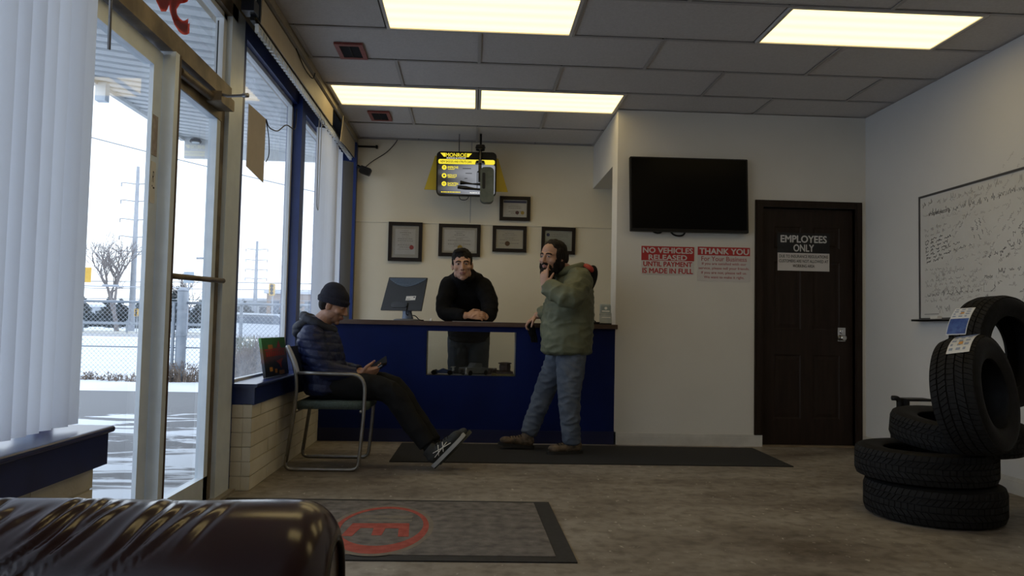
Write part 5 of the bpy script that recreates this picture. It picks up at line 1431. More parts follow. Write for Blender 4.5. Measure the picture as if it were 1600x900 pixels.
def hand(bm, w, f, n, th, curl=(0.3, 0.3, 0.3, 0.3), s=1.0, thumb=0.5, grow=1.0):
    w, f = V(w), V(f).normalized(); n = V(n); n = (n - f * n.dot(f)).normalized(); t = V(th); t = (t - f * t.dot(f) - n * t.dot(n)).normalized()
    chain(bm, [w - f * 0.03 * s, w, w + f * 0.035 * s, w + f * 0.07 * s, w + f * 0.088 * s], [(0.027 * s, 0.020 * s), (0.027 * s, 0.019 * s), (0.036 * s, 0.016 * s), (0.040 * s, 0.0145 * s), (0.037 * s, 0.012 * s)], t, 16)
    for i, (off, ln) in enumerate(((0.031, 0.072), (0.0105, 0.080), (-0.0105, 0.074), (-0.030, 0.058))):
        p = w + f * (0.088 - 0.006 * (i == 3)) * s + t * off * s
        pts = [p - f * 0.015 * s, p]; a = curl[i] * 0.55
        for fr_ in (0.46, 0.31, 0.23):
            d = f * math.cos(a) + n * math.sin(a) + t * (off * 0.9) * (1 - min(1, curl[i]))
            p = p + d.normalized() * ln * fr_ * s; pts.append(p); a += curl[i]
        chain(bm, pts, [0.0098 * s, 0.0102 * s, 0.0090 * s, 0.0080 * s, 0.0068 * s], None, 10)
    p = w + f * 0.022 * s + t * 0.026 * s
    d1 = (t * 0.85 + f * 0.75 + n * 0.35 * thumb).normalized(); d2 = (f * 0.9 + t * 0.15 + n * 0.7 * thumb).normalized()
    chain(bm, [p - d1 * 0.02 * s, p, p + d1 * 0.038 * s, p + d1 * 0.038 * s + d2 * 0.030 * s, p + d1 * 0.038 * s + d2 * 0.053 * s], [0.013 * s, 0.0145 * s, 0.0115 * s, 0.010 * s, 0.0075 * s], None, 10)

def shoe(parent, heel, fwd, up, L=0.29, upper=None, sole=None, lace=None, ankle=True, name='shoe'):
    f = V(fwd).normalized(); u = V(up); u = (u - f * u.dot(f)).normalized(); r = f.cross(u); k = L / 0.29
    Mx = Matrix(((f.x * k, -r.x * k, u.x * k, heel[0]), (f.y * k, -r.y * k, u.y * k, heel[1]), (f.z * k, -r.z * k, u.z * k, heel[2]), (0, 0, 0, 1)))
    bm = B()
    for (c, rr) in (((0.045, 0, 0.060), (0.045, 0.036, 0.048)), ((0.10, 0, 0.058), (0.07, 0.038, 0.046)), ((0.16, 0, 0.050), (0.075, 0.042, 0.038)), ((0.225, 0.002, 0.044), (0.062, 0.044, 0.033))): hell(bm, Mx, c, rr)
    chain2(bm, [Mx @ V((0.065, 0, 0.05)), Mx @ V((0.062, 0, 0.085)), Mx @ V((0.058, 0, 0.118))], [(0.040 * k, 0.058 * k), (0.037 * k, 0.052 * k), (0.036 * k, 0.050 * k)], r, e0=0.01, e1=0.008)
    sh = fuse(name, bm, 0.005, upper, parent, it=3)
    out = []
    for i in range(40):
        a = 2 * PI * i / 40; x = 0.145 + 0.152 * math.cos(a)
        wdt = 0.040 + 0.008 * math.sin((x - 0.05) * 9) - 0.006 * math.exp(-((x - 0.11) / 0.04) ** 2)
        out.append((x, wdt * math.sin(a) * (1 + 0.25 * (1 - abs(math.sin(a))))))
    bm = B(); prism(bm, out, Mx, 0.024); obj('sole', bm, sole, sh, bevel=0.006, smooth=True, angle=50)
    if lace is not None:
        bm = B()
        for i in range(5):
            x = 0.115 + i * 0.022; z = 0.106 - i * 0.0052
            tube(bm, [Mx @ V((x, -0.026, z - 0.014)), Mx @ V((x + 0.006, 0, z)), Mx @ V((x, 0.026, z - 0.014))], 0.0035, 6)
        obj('laces', bm, lace, sh)
    return sh, Mx

m_skin = pm('skin', (0.40, 0.225, 0.155), (0.46, 0.27, 0.19), rough=0.5, scale=25)
m_skin2 = pm('skin_warm', (0.36, 0.19, 0.125), (0.43, 0.24, 0.165), rough=0.5, scale=25)
m_eyew = pm('eye_white', (0.33, 0.29, 0.27), None, rough=0.25)
m_iris = pm('dark_iris', (0.012, 0.008, 0.006), None, rough=0.15)
m_lips = pm('lips', (0.28, 0.115, 0.095), None, rough=0.45)
m_hair = pm('black_hair', (0.005, 0.004, 0.004), (0.012, 0.009, 0.008), rough=0.6, spec=0.2, scale=60, stretch=(1, 1, 3), bump=0.8, bscale=120)
m_hairb = pm('dark_brown_hair', (0.007, 0.005, 0.004), (0.020, 0.013, 0.010), rough=0.6, spec=0.2, scale=70, stretch=(3, 3, 0.7), bump=0.9, bscale=140)
m_stub = pm('shaved_skin', (0.28, 0.155, 0.11), (0.34, 0.19, 0.13), rough=0.55, scale=60)
FACE = [m_skin, m_eyew, m_iris, m_lips, m_hair, m_stub]
FACE2 = [m_skin2, m_eyew, m_iris, m_lips, m_hair, m_stub]
m_jean = pm('blue_jeans', (0.050, 0.066, 0.098), (0.105, 0.127, 0.165), rough=0.85, scale=7, bump=0.35, bscale=28)
m_jeand = pm('dark_jeans', (0.028, 0.036, 0.045), (0.05, 0.06, 0.072), rough=0.85, scale=9, bump=0.3, bscale=30)
m_blackcl = pm('black_fleece', (0.0045, 0.0045, 0.005), (0.007, 0.007, 0.008), rough=0.9, spec=0.15, scale=30, bump=0.4, bscale=22)
m_green = pm('olive_parka', (0.088, 0.098, 0.058), (0.130, 0.142, 0.088), rough=0.7, scale=6, bump=0.5, bscale=16)
m_trs = pm('black_trousers', (0.006, 0.0065, 0.008), (0.010, 0.011, 0.013), rough=0.85, spec=0.2, scale=12, bump=0.3, bscale=20)
m_boot = pm('muddy_boot', (0.05, 0.036, 0.025), (0.16, 0.115, 0.075), rough=0.8, scale=26, bump=0.5, bscale=60)
m_bsole = pm('boot_sole', (0.012, 0.011, 0.010), None, rough=0.8)

# wrinkle fields for cloth
def folds(amp, fx, fy, fz, seed=0.0):
    def f(co, n):
        v = noise.noise(V((co.x * fx, co.y * fy, co.z * fz + seed)))
        w = noise.noise(V((co.x * fx * 2.3 + 5, co.y * fy * 2.3, co.z * fz * 2.0 + seed)))
        return amp * (1 - 2.2 * abs(v)) * 0.7 + amp * 0.35 * w
    return f

# ===== standing man in the green parka
P1 = thing('person', 'bearded person in an olive parka and jeans, standing with one hand raised to the mouth', 'person', (0.70, 6.30, 0.007))
Z0 = 0.007
Mh = head_M((0.618, 6.19, 1.546), (-0.64, -0.76, -0.06), (0.12, 0.05, 1), 1.08)
bm = B()
head(bm, Mh)
limb(bm, [(0.80, 6.30, 1.38), (0.75, 6.275, 1.44), (0.68, 6.225, 1.49), (0.64, 6.205, 1.53)], [0.075, 0.062, 0.058, 0.05])
limb(bm, [(0.78, 6.30, 0.88), (0.77, 6.30, 1.05), (0.78, 6.30, 1.22), (0.80, 6.30, 1.36)], [(0.16, 0.11), (0.14, 0.10), (0.17, 0.11), (0.15, 0.08)], side=(0, 1, 0))
limb(bm, [(0.82, 6.12, 1.38), (0.73, 5.885, 1.215), (0.552, 6.015, 1.30)], [0.055, 0.043, 0.030])
limb(bm, [(0.80, 6.48, 1.38), (0.70, 6.60, 1.14), (0.550, 6.650, 1.095)], [0.055, 0.043, 0.030])
limb(bm, [(0.79, 6.20, 0.86), (0.775, 6.18, 0.46), (0.80, 6.20, 0.16)], [0.085, 0.055, 0.035])
limb(bm, [(0.76, 6.40, 0.86), (0.595, 6.42, 0.48), (0.50, 6.42, 0.20)], [0.085, 0.055, 0.035])
# near hand to the mouth, index finger raised
hand(bm, (0.545, 6.010, 1.318), (0.01, 0.09, 1.0), (0.70, 0.72, 0.0), (0.72, -0.68, 0.05), curl=(0.12, 0.75, 0.95, 1.05), s=1.0, thumb=0.8)
# far hand hanging over the counter edge
hand(bm, (0.543, 6.652, 1.088), (-0.80, 0.03, -0.60), (0.55, 0.1, -0.75), (0.0, -1.0, 0.1), curl=(0.75, 0.8, 0.85, 0.9), s=1.0, thumb=0.9)
b = fuse('body', bm, 0.004, FACE, P1, it=2)
paint_face(b, Mh)
bm = B()
hell(bm, Mh, (0, -0.040, 0.058), (0.085, 0.103, 0.082)); hell(bm, Mh, (0, -0.080, 0.005), (0.084, 0.080, 0.090)); hell(bm, Mh, (0.02, -0.105, -0.055), (0.066, 0.060, 0.075)); hell(bm, Mh, (0.01, -0.10, -0.11), (0.055, 0.045, 0.06))
for s in (-1, 1): hell(bm, Mh, (s * 0.072, -0.018, 0.02), (0.020, 0.058, 0.060)); hell(bm, Mh, (s * 0.070, -0.02, -0.045), (0.020, 0.045, 0.05))
fuse('hair', bm, 0.005, m_hairb, P1, it=2, disp=lambda c, n: 0.006 * noise.noise(V((c.x * 60, c.y * 60, c.z * 18))) + 0.005 * noise.noise(V((c.x * 14, c.y * 14, c.z * 14))))
bm = B()
hell(bm, Mh, (0, 0.046, -0.105), (0.060, 0.050, 0.050)); hell(bm, Mh, (0, 0.040, -0.160), (0.052, 0.042, 0.055)); hell(bm, Mh, (0, 0.02, -0.20), (0.04, 0.035, 0.04))
for s in (-1, 1):
    hell(bm, Mh, (s * 0.061, 0.018, -0.060), (0.016, 0.042, 0.056)); hell(bm, Mh, (s * 0.066, 0.0, -0.01), (0.010, 0.020, 0.04)); hchain(bm, Mh, [(0, 0.094, -0.044), (s * 0.020, 0.086, -0.047), (s * 0.038, 0.066, -0.066)], [0.008, 0.009, 0.011])
fuse('beard', bm, 0.004, m_hair, P1, it=2, disp=lambda c, n: 0.005 * noise.noise(V((c.x * 70, c.y * 70, c.z * 25))))
# parka
bm = B()
chain2(bm, [(0.762, 6.30, 0.805), (0.762, 6.30, 0.95), (0.768, 6.30, 1.10), (0.785, 6.30, 1.25), (0.80, 6.30, 1.37), (0.80, 6.30, 1.44)], [(0.250, 0.198), (0.248, 0.205), (0.245, 0.203), (0.245, 0.185), (0.215, 0.150), (0.135, 0.100)], (0, 1, 0), e0=0.03, e1=0.05)
ell(bm, (0.83, 6.27, 1.30), (0.13, 0.20, 0.13))
chain2(bm, [(0.825, 6.12, 1.36), (0.79, 6.00, 1.29), (0.735, 5.90, 1.225), (0.64, 5.95, 1.265), (0.572, 6.005, 1.30)], [0.110, 0.098, 0.088, 0.078, 0.066], None, e1=0.012)
chain2(bm, [(0.80, 6.47, 1.36), (0.75, 6.56, 1.24), (0.70, 6.60, 1.14), (0.62, 6.635, 1.115), (0.575, 6.65, 1.10)], [0.105, 0.09, 0.078, 0.066, 0.056], None, e1=0.012)
fuse('parka', bm, 0.007, m_green, P1, it=4, disp=folds(0.015, 9, 9, 15))
bm = B()
ring = [(0.765 + 0.108 * math.cos(a), 6.275 + 0.115 * math.sin(a), 1.455 + 0.035 * math.cos(a)) for a in [2 * PI * i / 24 for i in range(24)]]
tube(bm, ring, 0.034, 10, closed=True)
fuse('collar', bm, 0.006, m_green, P1, it=2)
bm = B()
ell(bm, (0.925, 6.28, 1.375), (0.062, 0.15, 0.135), Euler((0, 0.35, 0)).to_matrix()); ell(bm, (0.90, 6.27, 1.45), (0.075, 0.14, 0.05))
hood = fuse('hood', bm, 0.006, m_blackcl, P1, it=4)
bm = B(); ell(bm, (0.915, 6.25, 1.462), (0.062, 0.125, 0.040), Euler((0, 0.70, 0)).to_matrix())
o = fuse('hood_lining', bm, 0.005, pm('red_lining', (0.34, 0.035, 0.022), (0.40, 0.05, 0.03), rough=0.7, scale=20), hood, it=2); o['label'] = 'red hood lining'
bm = B(); chain2(bm, [(0.60, 6.05, 0.97), (0.585, 6.08, 1.08), (0.575, 6.10, 1.18)], [(0.012, 0.02), (0.012, 0.02), (0.012, 0.02)], (0, 1, 0)) ; bm.free()
# jeans
bm = B()
chain2(bm, [(0.78, 6.20, 0.88), (0.785, 6.195, 0.70), (0.775, 6.18, 0.46), (0.788, 6.19, 0.28), (0.803, 6.20, 0.095)], [(0.112, 0.125), (0.100, 0.112), (0.078, 0.086), (0.068, 0.076), (0.060, 0.066)], (0, 1, 0), e1=0.012)
chain2(bm, [(0.765, 6.38, 0.88), (0.69, 6.405, 0.68), (0.600, 6.42, 0.47), (0.535, 6.42, 0.29), (0.478, 6.42, 0.135)], [(0.108, 0.118), (0.096, 0.104), (0.076, 0.082), (0.066, 0.072), (0.058, 0.064)], (0, 1, 0), e1=0.012)
ell(bm, (0.78, 6.29, 0.90), (0.15, 0.19, 0.12))
fuse('jeans', bm, 0.006, m_jean, P1, it=3, disp=folds(0.011, 11, 11, 19, 3.0))
shoe(P1, (0.888, 6.225, Z0), (-0.97, -0.22, 0.0), (0, 0, 1), 0.285, m_boot, m_bsole, m_trs)
shoe(P1, (0.520, 6.425, Z0 + 0.002), (-1.0, -0.05, 0.10), (0.10, 0, 1), 0.285, m_boot, m_bsole, m_trs)
# dark gloves hanging from the far hand
bm = B()
limb(bm, [(0.488, 6.64, 1.035), (0.50, 6.645, 0.98), (0.515, 6.65, 0.93)], [(0.022, 0.016), (0.035, 0.018), (0.032, 0.014)], side=(1, 0, 0))
for i in range(3): limb(bm, [(0.50 + i * 0.018, 6.65, 0.94), (0.505 + i * 0.02, 6.652, 0.90), (0.51 + i * 0.02, 6.65, 0.872)], [0.010, 0.0105, 0.009])
tag(fuse('glove', bm, 0.004, m_blackcl, None, it=2), 'dark glove dangling from the hand at the counter edge', 'glove')

# ===== man leaning on the counter
P2 = thing('person', 'person in a black jacket leaning with folded arms over the counter', 'person', (-0.03, 7.55, 0.0))
Mh = head_M((-0.100, 6.975, 1.535), (0.03, -1.0, -0.10), (-0.06, 0, 1), 1.12)
bm = B()
head(bm, Mh)
limb(bm, [(-0.07, 7.19, 1.41), (-0.085, 7.09, 1.47), (-0.10, 7.01, 1.49)], [0.045, 0.060, 0.058])
limb(bm, [(-0.03, 7.58, 0.90), (-0.035, 7.52, 1.05), (-0.05, 7.34, 1.25), (-0.07, 7.22, 1.36)], [(0.15, 0.09), (0.14, 0.09), (0.16, 0.08), (0.14, 0.05)], side=(1, 0, 0))
limb(bm, [(-0.24, 7.18, 1.34), (-0.252, 7.01, 1.105), (-0.060, 6.90, 1.085)], [0.055, 0.043, 0.031])
limb(bm, [(0.12, 7.18, 1.34), (0.150, 7.01, 1.105), (0.085, 6.955, 1.086)], [0.055, 0.043, 0.031])
for x in (-0.125, 0.065): limb(bm, [(x, 7.58, 0.88), (x * 1.05, 7.53, 0.47), (x * 1.2, 7.58, 0.08)], [0.080, 0.055, 0.040])
hand(bm, (-0.040, 6.895, 1.088), (1.0, -0.10, 0.02), (0.1, 0.9, -0.45), (0.0, 0.45, 0.9), curl=(0.45, 0.5, 0.55, 0.6), s=1.05, thumb=0.7)
hand(bm, (0.105, 6.950, 1.085), (-0.85, -0.45, 0.16), (0.1, 0.3, -1.0), (0.3, 0.7, 0.5), curl=(0.35, 0.35, 0.4, 0.45), s=1.0, thumb=0.4)
b = fuse('body', bm, 0.004, FACE, P2, it=2)
paint_face(b, Mh)
bm = B()
hell(bm, Mh, (0, -0.022, 0.056), (0.082, 0.099, 0.080)); hell(bm, Mh, (0, -0.055, 0.01), (0.077, 0.062, 0.075)); hell(bm, Mh, (0.015, 0.035, 0.108), (0.048, 0.040, 0.022))
for s in (-1, 1): hell(bm, Mh, (s * 0.071, 0.000, 0.028), (0.010, 0.028, 0.034))
fuse('hair', bm, 0.004, m_hair, P2, it=2, disp=lambda c, n: 0.005 * noise.noise(V((c.x * 45, c.y * 45, c.z * 45))))
bm = B()
chain2(bm, [(-0.03, 7.56, 0.86), (-0.03, 7.53, 1.0), (-0.04, 7.40, 1.15), (-0.055, 7.28, 1.29), (-0.07, 7.20, 1.395), (-0.08, 7.12, 1.455)], [(0.19, 0.145), (0.205, 0.15), (0.215, 0.15), (0.215, 0.135), (0.190, 0.105), (0.112, 0.085)], (1, 0, 0), e0=0.02, e1=0.04)
chain2(bm, [(-0.205, 7.20, 1.355), (-0.252, 7.11, 1.23), (-0.250, 7.02, 1.105), (-0.16, 6.955, 1.095), (-0.075, 6.905, 1.088)], [0.095, 0.074, 0.062, 0.054, 0.047], None, e1=0.01)
chain2(bm, [(0.085, 7.20, 1.355), (0.147, 7.11, 1.23), (0.152, 7.02, 1.105), (0.125, 6.985, 1.095), (0.112, 6.965, 1.09)], [0.090, 0.078, 0.070, 0.058, 0.050], None, e1=0.01)
fuse('jacket', bm, 0.006, m_blackcl, P2, it=3, disp=folds(0.008, 9, 9, 12, 8.0))
bm = B()
ring = [(-0.085 + 0.082 * math.cos(a), 7.085 + 0.075 * math.sin(a), 1.440 + 0.04 * math.sin(a)) for a in [2 * PI * i / 24 for i in range(24)]]
tube(bm, ring, 0.024, 10, closed=True)
fuse('collar', bm, 0.005, m_blackcl, P2, it=2)
bm = B()
for x in (-0.125, 0.065): chain2(bm, [(x, 7.58, 0.88), (x * 0.98, 7.55, 0.68), (x * 1.05, 7.53, 0.47), (x * 1.15, 7.57, 0.26), (x * 1.2, 7.58, 0.09)], [0.108, 0.102, 0.084, 0.074, 0.070], (1, 0, 0), e1=0.01)
ell(bm, (-0.03, 7.58, 0.88), (0.185, 0.13, 0.11))
fuse('jeans', bm, 0.007, m_jeand, P2, it=3, disp=folds(0.006, 10, 10, 14, 5.0))
for x in (-0.15, 0.08): shoe(P2, (x, 7.64, 0.0), (0, -1, 0), (0, 0, 1), 0.28, m_trs, m_bsole, None)

# ===== seated man
P3 = thing('person', 'person in a navy puffer jacket and knit cap sitting with a phone', 'person', (-1.0, 5.64, 0.462))
Mh = head_M((-0.985, 5.64, 1.118), (0.92, -0.10, -0.36), (0, 0, 1), 1.0)
bm = B()
head(bm, Mh)
limb(bm, [(-1.10, 5.64, 0.94), (-1.065, 5.64, 1.0), (-1.01, 5.64, 1.06)], [0.072, 0.064, 0.060])
limb(bm, [(-1.03, 5.64, 0.56), (-1.04, 5.64, 0.72), (-1.09, 5.64, 0.86), (-1.10, 5.64, 0.94)], [(0.16, 0.10), (0.15, 0.10), (0.17, 0.10), (0.14, 0.08)], side=(0, 1, 0))
limb(bm, [(-1.10, 5.475, 0.90), (-0.99, 5.465, 0.665), (-0.785, 5.555, 0.640)], [0.055, 0.043, 0.030])
limb(bm, [(-1.10, 5.805, 0.90), (-0.99, 5.815, 0.665), (-0.785, 5.700, 0.650)], [0.055, 0.043, 0.030])
limb(bm, [(-1.02, 5.545, 0.555), (-0.555, 5.535, 0.535), (-0.268, 5.475, 0.150)], [0.070, 0.040, 0.030])
limb(bm, [(-1.02, 5.735, 0.555), (-0.545, 5.725, 0.55), (-0.235, 5.60, 0.150)], [0.070, 0.040, 0.030])
hand(bm, (-0.775, 5.558, 0.642), (0.96, 0.22, 0.10), (0.0, 0.75, 0.65), (0.1, -0.5, 0.85), curl=(0.55, 0.6, 0.65, 0.7), s=1.0, thumb=0.9)
hand(bm, (-0.775, 5.697, 0.652), (0.96, -0.25, 0.08), (0.0, -0.70, 0.7), (0.1, 0.5, 0.85), curl=(0.5, 0.55, 0.6, 0.65), s=1.0, thumb=0.9)
b = fuse('body', bm, 0.004, FACE2, P3, it=2)
paint_face(b, Mh, stubble=True, lid=0.0025)
m_knit = pm('navy_knit', (0.007, 0.008, 0.018), (0.012, 0.013, 0.028), rough=0.95, scale=90, bump=0.8, bscale=220, stretch=(1, 1, 0.35))
bm = B()
hell(bm, Mh, (0, -0.016, 0.062), (0.088, 0.108, 0.082)); hell(bm, Mh, (0, -0.03, 0.09), (0.074, 0.088, 0.072))
rg = [Mh @ V((0.080 * math.cos(a), -0.014 + 0.101 * math.sin(a), 0.038 + 0.012 * math.sin(a))) for a in [2 * PI * i / 32 for i in range(32)]]
tube(bm, rg, 0.017, 10, closed=True)
rg = [Mh @ V((0.078 * math.cos(a), -0.014 + 0.098 * math.sin(a), 0.020 + 0.012 * math.sin(a))) for a in [2 * PI * i / 32 for i in range(32)]]
tube(bm, rg, 0.014, 10, closed=True)
fuse('knit_cap', bm, 0.004, m_knit, P3, it=3)
bm = B(); hell(bm, Mh, (0, -0.055, -0.005), (0.074, 0.052, 0.06))
fuse('hair', bm, 0.005, m_hair, P3, it=1)
m_puff = pm('navy_puffer', (0.007, 0.012, 0.048), (0.012, 0.020, 0.072), rough=0.5, spec=0.35, scale=9, bump=0.45, bscale=45)
def quilt(co, n):
    s = (co.z + 0.10 * (co.x + 1.1)) / 0.058
    f = abs((s % 1.0) - 0.5) * 2
    return -0.0055 * f ** 3 + 0.005 * noise.noise(V((co.x * 22, co.y * 22, co.z * 30)))
bm = B()
chain2(bm, [(-1.025, 5.64, 0.52), (-1.030, 5.64, 0.64), (-1.050, 5.64, 0.76), (-1.085, 5.64, 0.87), (-1.105, 5.64, 0.945), (-1.085, 5.64, 1.0)], [(0.215, 0.150), (0.210, 0.150), (0.205, 0.152), (0.195, 0.150), (0.165, 0.120), (0.105, 0.085)], (0, 1, 0), e0=0.045, e1=0.035)
chain2(bm, [(-1.10, 5.485, 0.885), (-1.06, 5.470, 0.78), (-0.995, 5.468, 0.675), (-0.90, 5.505, 0.650), (-0.805, 5.548, 0.640)], [0.098, 0.088, 0.074, 0.062, 0.048], None, e1=0.01)
chain2(bm, [(-1.10, 5.795, 0.885), (-1.06, 5.812, 0.78), (-0.995, 5.812, 0.675), (-0.90, 5.765, 0.655), (-0.805, 5.708, 0.650)], [0.098, 0.088, 0.074, 0.062, 0.048], None, e1=0.01)
fuse('puffer_jacket', bm, 0.006, m_puff, P3, it=3, disp=quilt)
bm = B()
ell(bm, (-1.185, 5.64, 0.975), (0.085, 0.135, 0.045), Euler((0, -0.45, 0)).to_matrix()); ell(bm, (-1.20, 5.64, 0.945), (0.07, 0.12, 0.05), Euler((0, -0.6, 0)).to_matrix())
rg = [(-1.085 + 0.105 * math.cos(a), 5.64 + 0.115 * math.sin(a), 0.992 - 0.05 * math.cos(a)) for a in [2 * PI * i / 24 for i in range(24)]]
tube(bm, rg, 0.030, 10, closed=True)
fuse('hood', bm, 0.006, pm('dark_navy_hood', (0.010, 0.013, 0.024), (0.016, 0.02, 0.035), rough=0.75, scale=20, bump=0.4, bscale=40), P3, it=3, disp=folds(0.006, 14, 14, 20, 1.0))
bm = B()
chain2(bm, [(-1.03, 5.548, 0.560), (-0.80, 5.54, 0.560), (-0.565, 5.535, 0.528), (-0.43, 5.51, 0.355), (-0.290, 5.478, 0.175)], [0.094, 0.090, 0.082, 0.072, 0.060], None, e1=0.01)
chain2(bm, [(-1.03, 5.732, 0.560), (-0.80, 5.728, 0.565), (-0.555, 5.725, 0.540), (-0.41, 5.67, 0.365), (-0.255, 5.603, 0.170)], [0.094, 0.090, 0.082, 0.072, 0.060], None, e1=0.01)
fuse('trousers', bm, 0.006, m_trs, P3, it=3, disp=folds(0.006, 10, 10, 10, 2.0))
bm = B()
chain2(bm, [(-0.285, 5.477, 0.175), (-0.250, 5.470, 0.110)], [0.046, 0.044], None, k=2); 
fuse('sock', bm, 0.005, m_trs, P3, it=1)
bm = B(); chain2(bm, [(-0.250, 5.603, 0.170), (-0.210, 5.602, 0.108)], [0.046, 0.044], None, k=2)
fuse('sock', bm, 0.005, m_trs, P3, it=1)
m_run = pm('grey_running_mesh', (0.016, 0.019, 0.021), (0.032, 0.036, 0.038), rough=0.7, scale=150, bump=0.4, bscale=300)
m_rsole = pm('grey_white_sole', (0.34, 0.35, 0.35), (0.42, 0.43, 0.43), rough=0.5, scale=10)
m_rsole2 = pm('dark_green_sole', (0.05, 0.055, 0.042), None, rough=0.6)
sh, Mx = shoe(P3, (-0.235, 5.462, 0.020), (0.68, -0.10, 0.735), (-0.735, 0, 0.68), 0.305, m_run, m_rsole, m_trs, name='running_shoe')
bm = B()
def onside(x, z): return Mx @ V((x, 0.043 if x > 0.13 else 0.040, z))
sgn = 1 if (Mx @ V((0.1, 0.04, 0.05))).y < (Mx @ V((0.1, -0.04, 0.05))).y else -1
def onside(x, z): return Mx @ V((x, sgn * (0.0445 - 0.012 * max(0, (z - 0.05) / 0.04) ** 2), z))
for a, b_ in (((0.085, 0.036), (0.130, 0.088)), ((0.125, 0.034), (0.165, 0.082)), ((0.060, 0.048), (0.185, 0.062)), ((0.07, 0.075), (0.20, 0.040))):
    tube(bm, [onside(a[0] + (b_[0] - a[0]) * i / 4, a[1] + (b_[1] - a[1]) * i / 4) for i in range(5)], 0.0032, 6)
obj('side_stripes', bm, m_paper, sh, smooth=True)
bm = B()
out = []
for i in range(40):
    a = 2 * PI * i / 40; x = 0.145 + 0.150 * math.cos(a)
    wdt = 0.039 + 0.008 * math.sin((x - 0.05) * 9) - 0.006 * math.exp(-((x - 0.11) / 0.04) ** 2)
    out.append((x, wdt * math.sin(a) * (1 + 0.25 * (1 - abs(math.sin(a))))))
prism(bm, out, Mx @ T(0, 0, -0.008), 0.009); obj('outsole', bm, m_bsole, sh)
sh2, Mx2 = shoe(P3, (-0.195, 5.600, 0.018), (0.68, -0.05, 0.735), (-0.735, 0, 0.68), 0.305, m_run, m_rsole2, m_trs, name='running_shoe')
# phone in an open case
ph = thing('phone', 'black phone in an open folding case held by the seated person', 'phone', (-0.665, 5.62, 0.665))
Mp = plane_M((-0.672, 5.625, 0.672), V((0.2, 1, 0.0)), V((0.72, -0.1, 0.50)))
bm = B(); prism(bm, rrect(0.10, 0.15, 0.01), Mp @ T(0, 0, 0.0), 0.009); obj('phone_body', bm, m_blackgl, ph, bevel=0.002)
bm = B(); prism(bm, rrect(0.105, 0.155, 0.01), Mp @ T(0, 0.0, -0.006), 0.005); prism(bm, rrect(0.105, 0.155, 0.01), Mp @ Matrix.Translation((0.05, 0.0, -0.004)) @ Matrix.Rotation(0.6, 4, 'Y') @ T(0.05, 0, 0), 0.004)
obj('phone_case', bm, m_trs, ph)
bm = B(); box(bm, -0.035, 0.035, -0.05, 0.052, 0.0091, 0.0095, M=Mp); obj('phone_screen', bm, pm('dim_screen', (0.03, 0.035, 0.045), (0.10, 0.11, 0.13), rough=0.1, scale=60), ph)
# ---------------------------------------------------------------- outside
GZ = -0.05
def lot_mat():
    m = bpy.data.materials.new('snowy_asphalt'); m.use_nodes = True
    n = m.node_tree.nodes; l = m.node_tree.links; p = n['Principled BSDF']; p.inputs['Roughness'].default_value = 0.8
    t = n.new('ShaderNodeTexCoord'); mp = n.new('ShaderNodeMapping'); mp.inputs['Scale'].default_value = (0.55, 1.5, 1); l.new(t.outputs['Object'], mp.inputs[0])
    nz = n.new('ShaderNodeTexNoise'); nz.inputs['Scale'].default_value = 1.35; nz.inputs['Detail'].default_value = 9; nz.inputs['Roughness'].default_value = 0.62; nz.inputs['Distortion'].default_value = 0.7; l.new(mp.outputs[0], nz.inputs['Vector'])
    s = n.new('ShaderNodeSeparateXYZ'); l.new(t.outputs['Object'], s.inputs[0])
    # snow lies thicker near the shop front and in the strip along the fence
    mr = n.new('ShaderNodeMapRange'); mr.inputs['From Min'].default_value = 8.6; mr.inputs['From Max'].default_value = 9.8; mr.inputs['To Min'].default_value = 0.055; mr.inputs['To Max'].default_value = -0.13; l.new(s.outputs['Y'], mr.inputs['Value'])
    a = n.new('ShaderNodeMath'); a.operation = 'ADD'; l.new(nz.outputs['Fac'], a.inputs[0]); l.new(mr.outputs[0], a.inputs[1])
    r = n.new('ShaderNodeValToRGB'); r.color_ramp.elements[0].position = 0.545; r.color_ramp.elements[0].color = (0, 0, 0, 1); r.color_ramp.elements[1].position = 0.585; r.color_ramp.elements[1].color = (1, 1, 1, 1); l.new(a.outputs[0], r.inputs[0])
    n2 = n.new('ShaderNodeTexNoise'); n2.inputs['Scale'].default_value = 40; n2.inputs['Detail'].default_value = 6; l.new(t.outputs['Object'], n2.inputs['Vector'])
    r2 = n.new('ShaderNodeValToRGB'); r2.color_ramp.elements[0].color = (0.11, 0.11, 0.115, 1); r2.color_ramp.elements[1].color = (0.21, 0.21, 0.215, 1); l.new(n2.outputs['Fac'], r2.inputs[0])
    mx = n.new('ShaderNodeMix'); mx.data_type = 'RGBA'; mx.inputs[7].default_value = (0.72, 0.75, 0.80, 1); l.new(r.outputs[0], mx.inputs[0]); l.new(r2.outputs[0], mx.inputs[6]); l.new(mx.outputs[2], p.inputs['Base Color'])
    return m
m_snow = pm('snow', (0.66, 0.69, 0.75), (0.76, 0.79, 0.83), rough=0.85, scale=0.9, detail=9, bump=0.5, bscale=3)
bm = B(); quad(bm, [(-40, -12, GZ), (-1.6, -12, GZ), (-1.6, 11.75, GZ), (-40, 11.75, GZ)]); struct('ground_lot', bm, lot_mat())
def bumpy(x0, x1, y0, y1, nx, ny, z, amp, f, edge=None):
    bm = B(); g = []
    for i in range(nx + 1):
        row = []
        for j in range(ny + 1):
            x, y = x0 + (x1 - x0) * i / nx, y0 + (y1 - y0) * j / ny
            k = min(1, min(j, ny - j) / 2.0)
            row.append(bm.verts.new((x, y, z + k * amp * (0.6 + noise.noise(V((x * f, y * f, 0)))))))
        g.append(row)
    for i in range(nx):
        for j in range(ny): bm.faces.new((g[i][j], g[i + 1][j], g[i + 1][j + 1], g[i][j + 1]))
    return bm
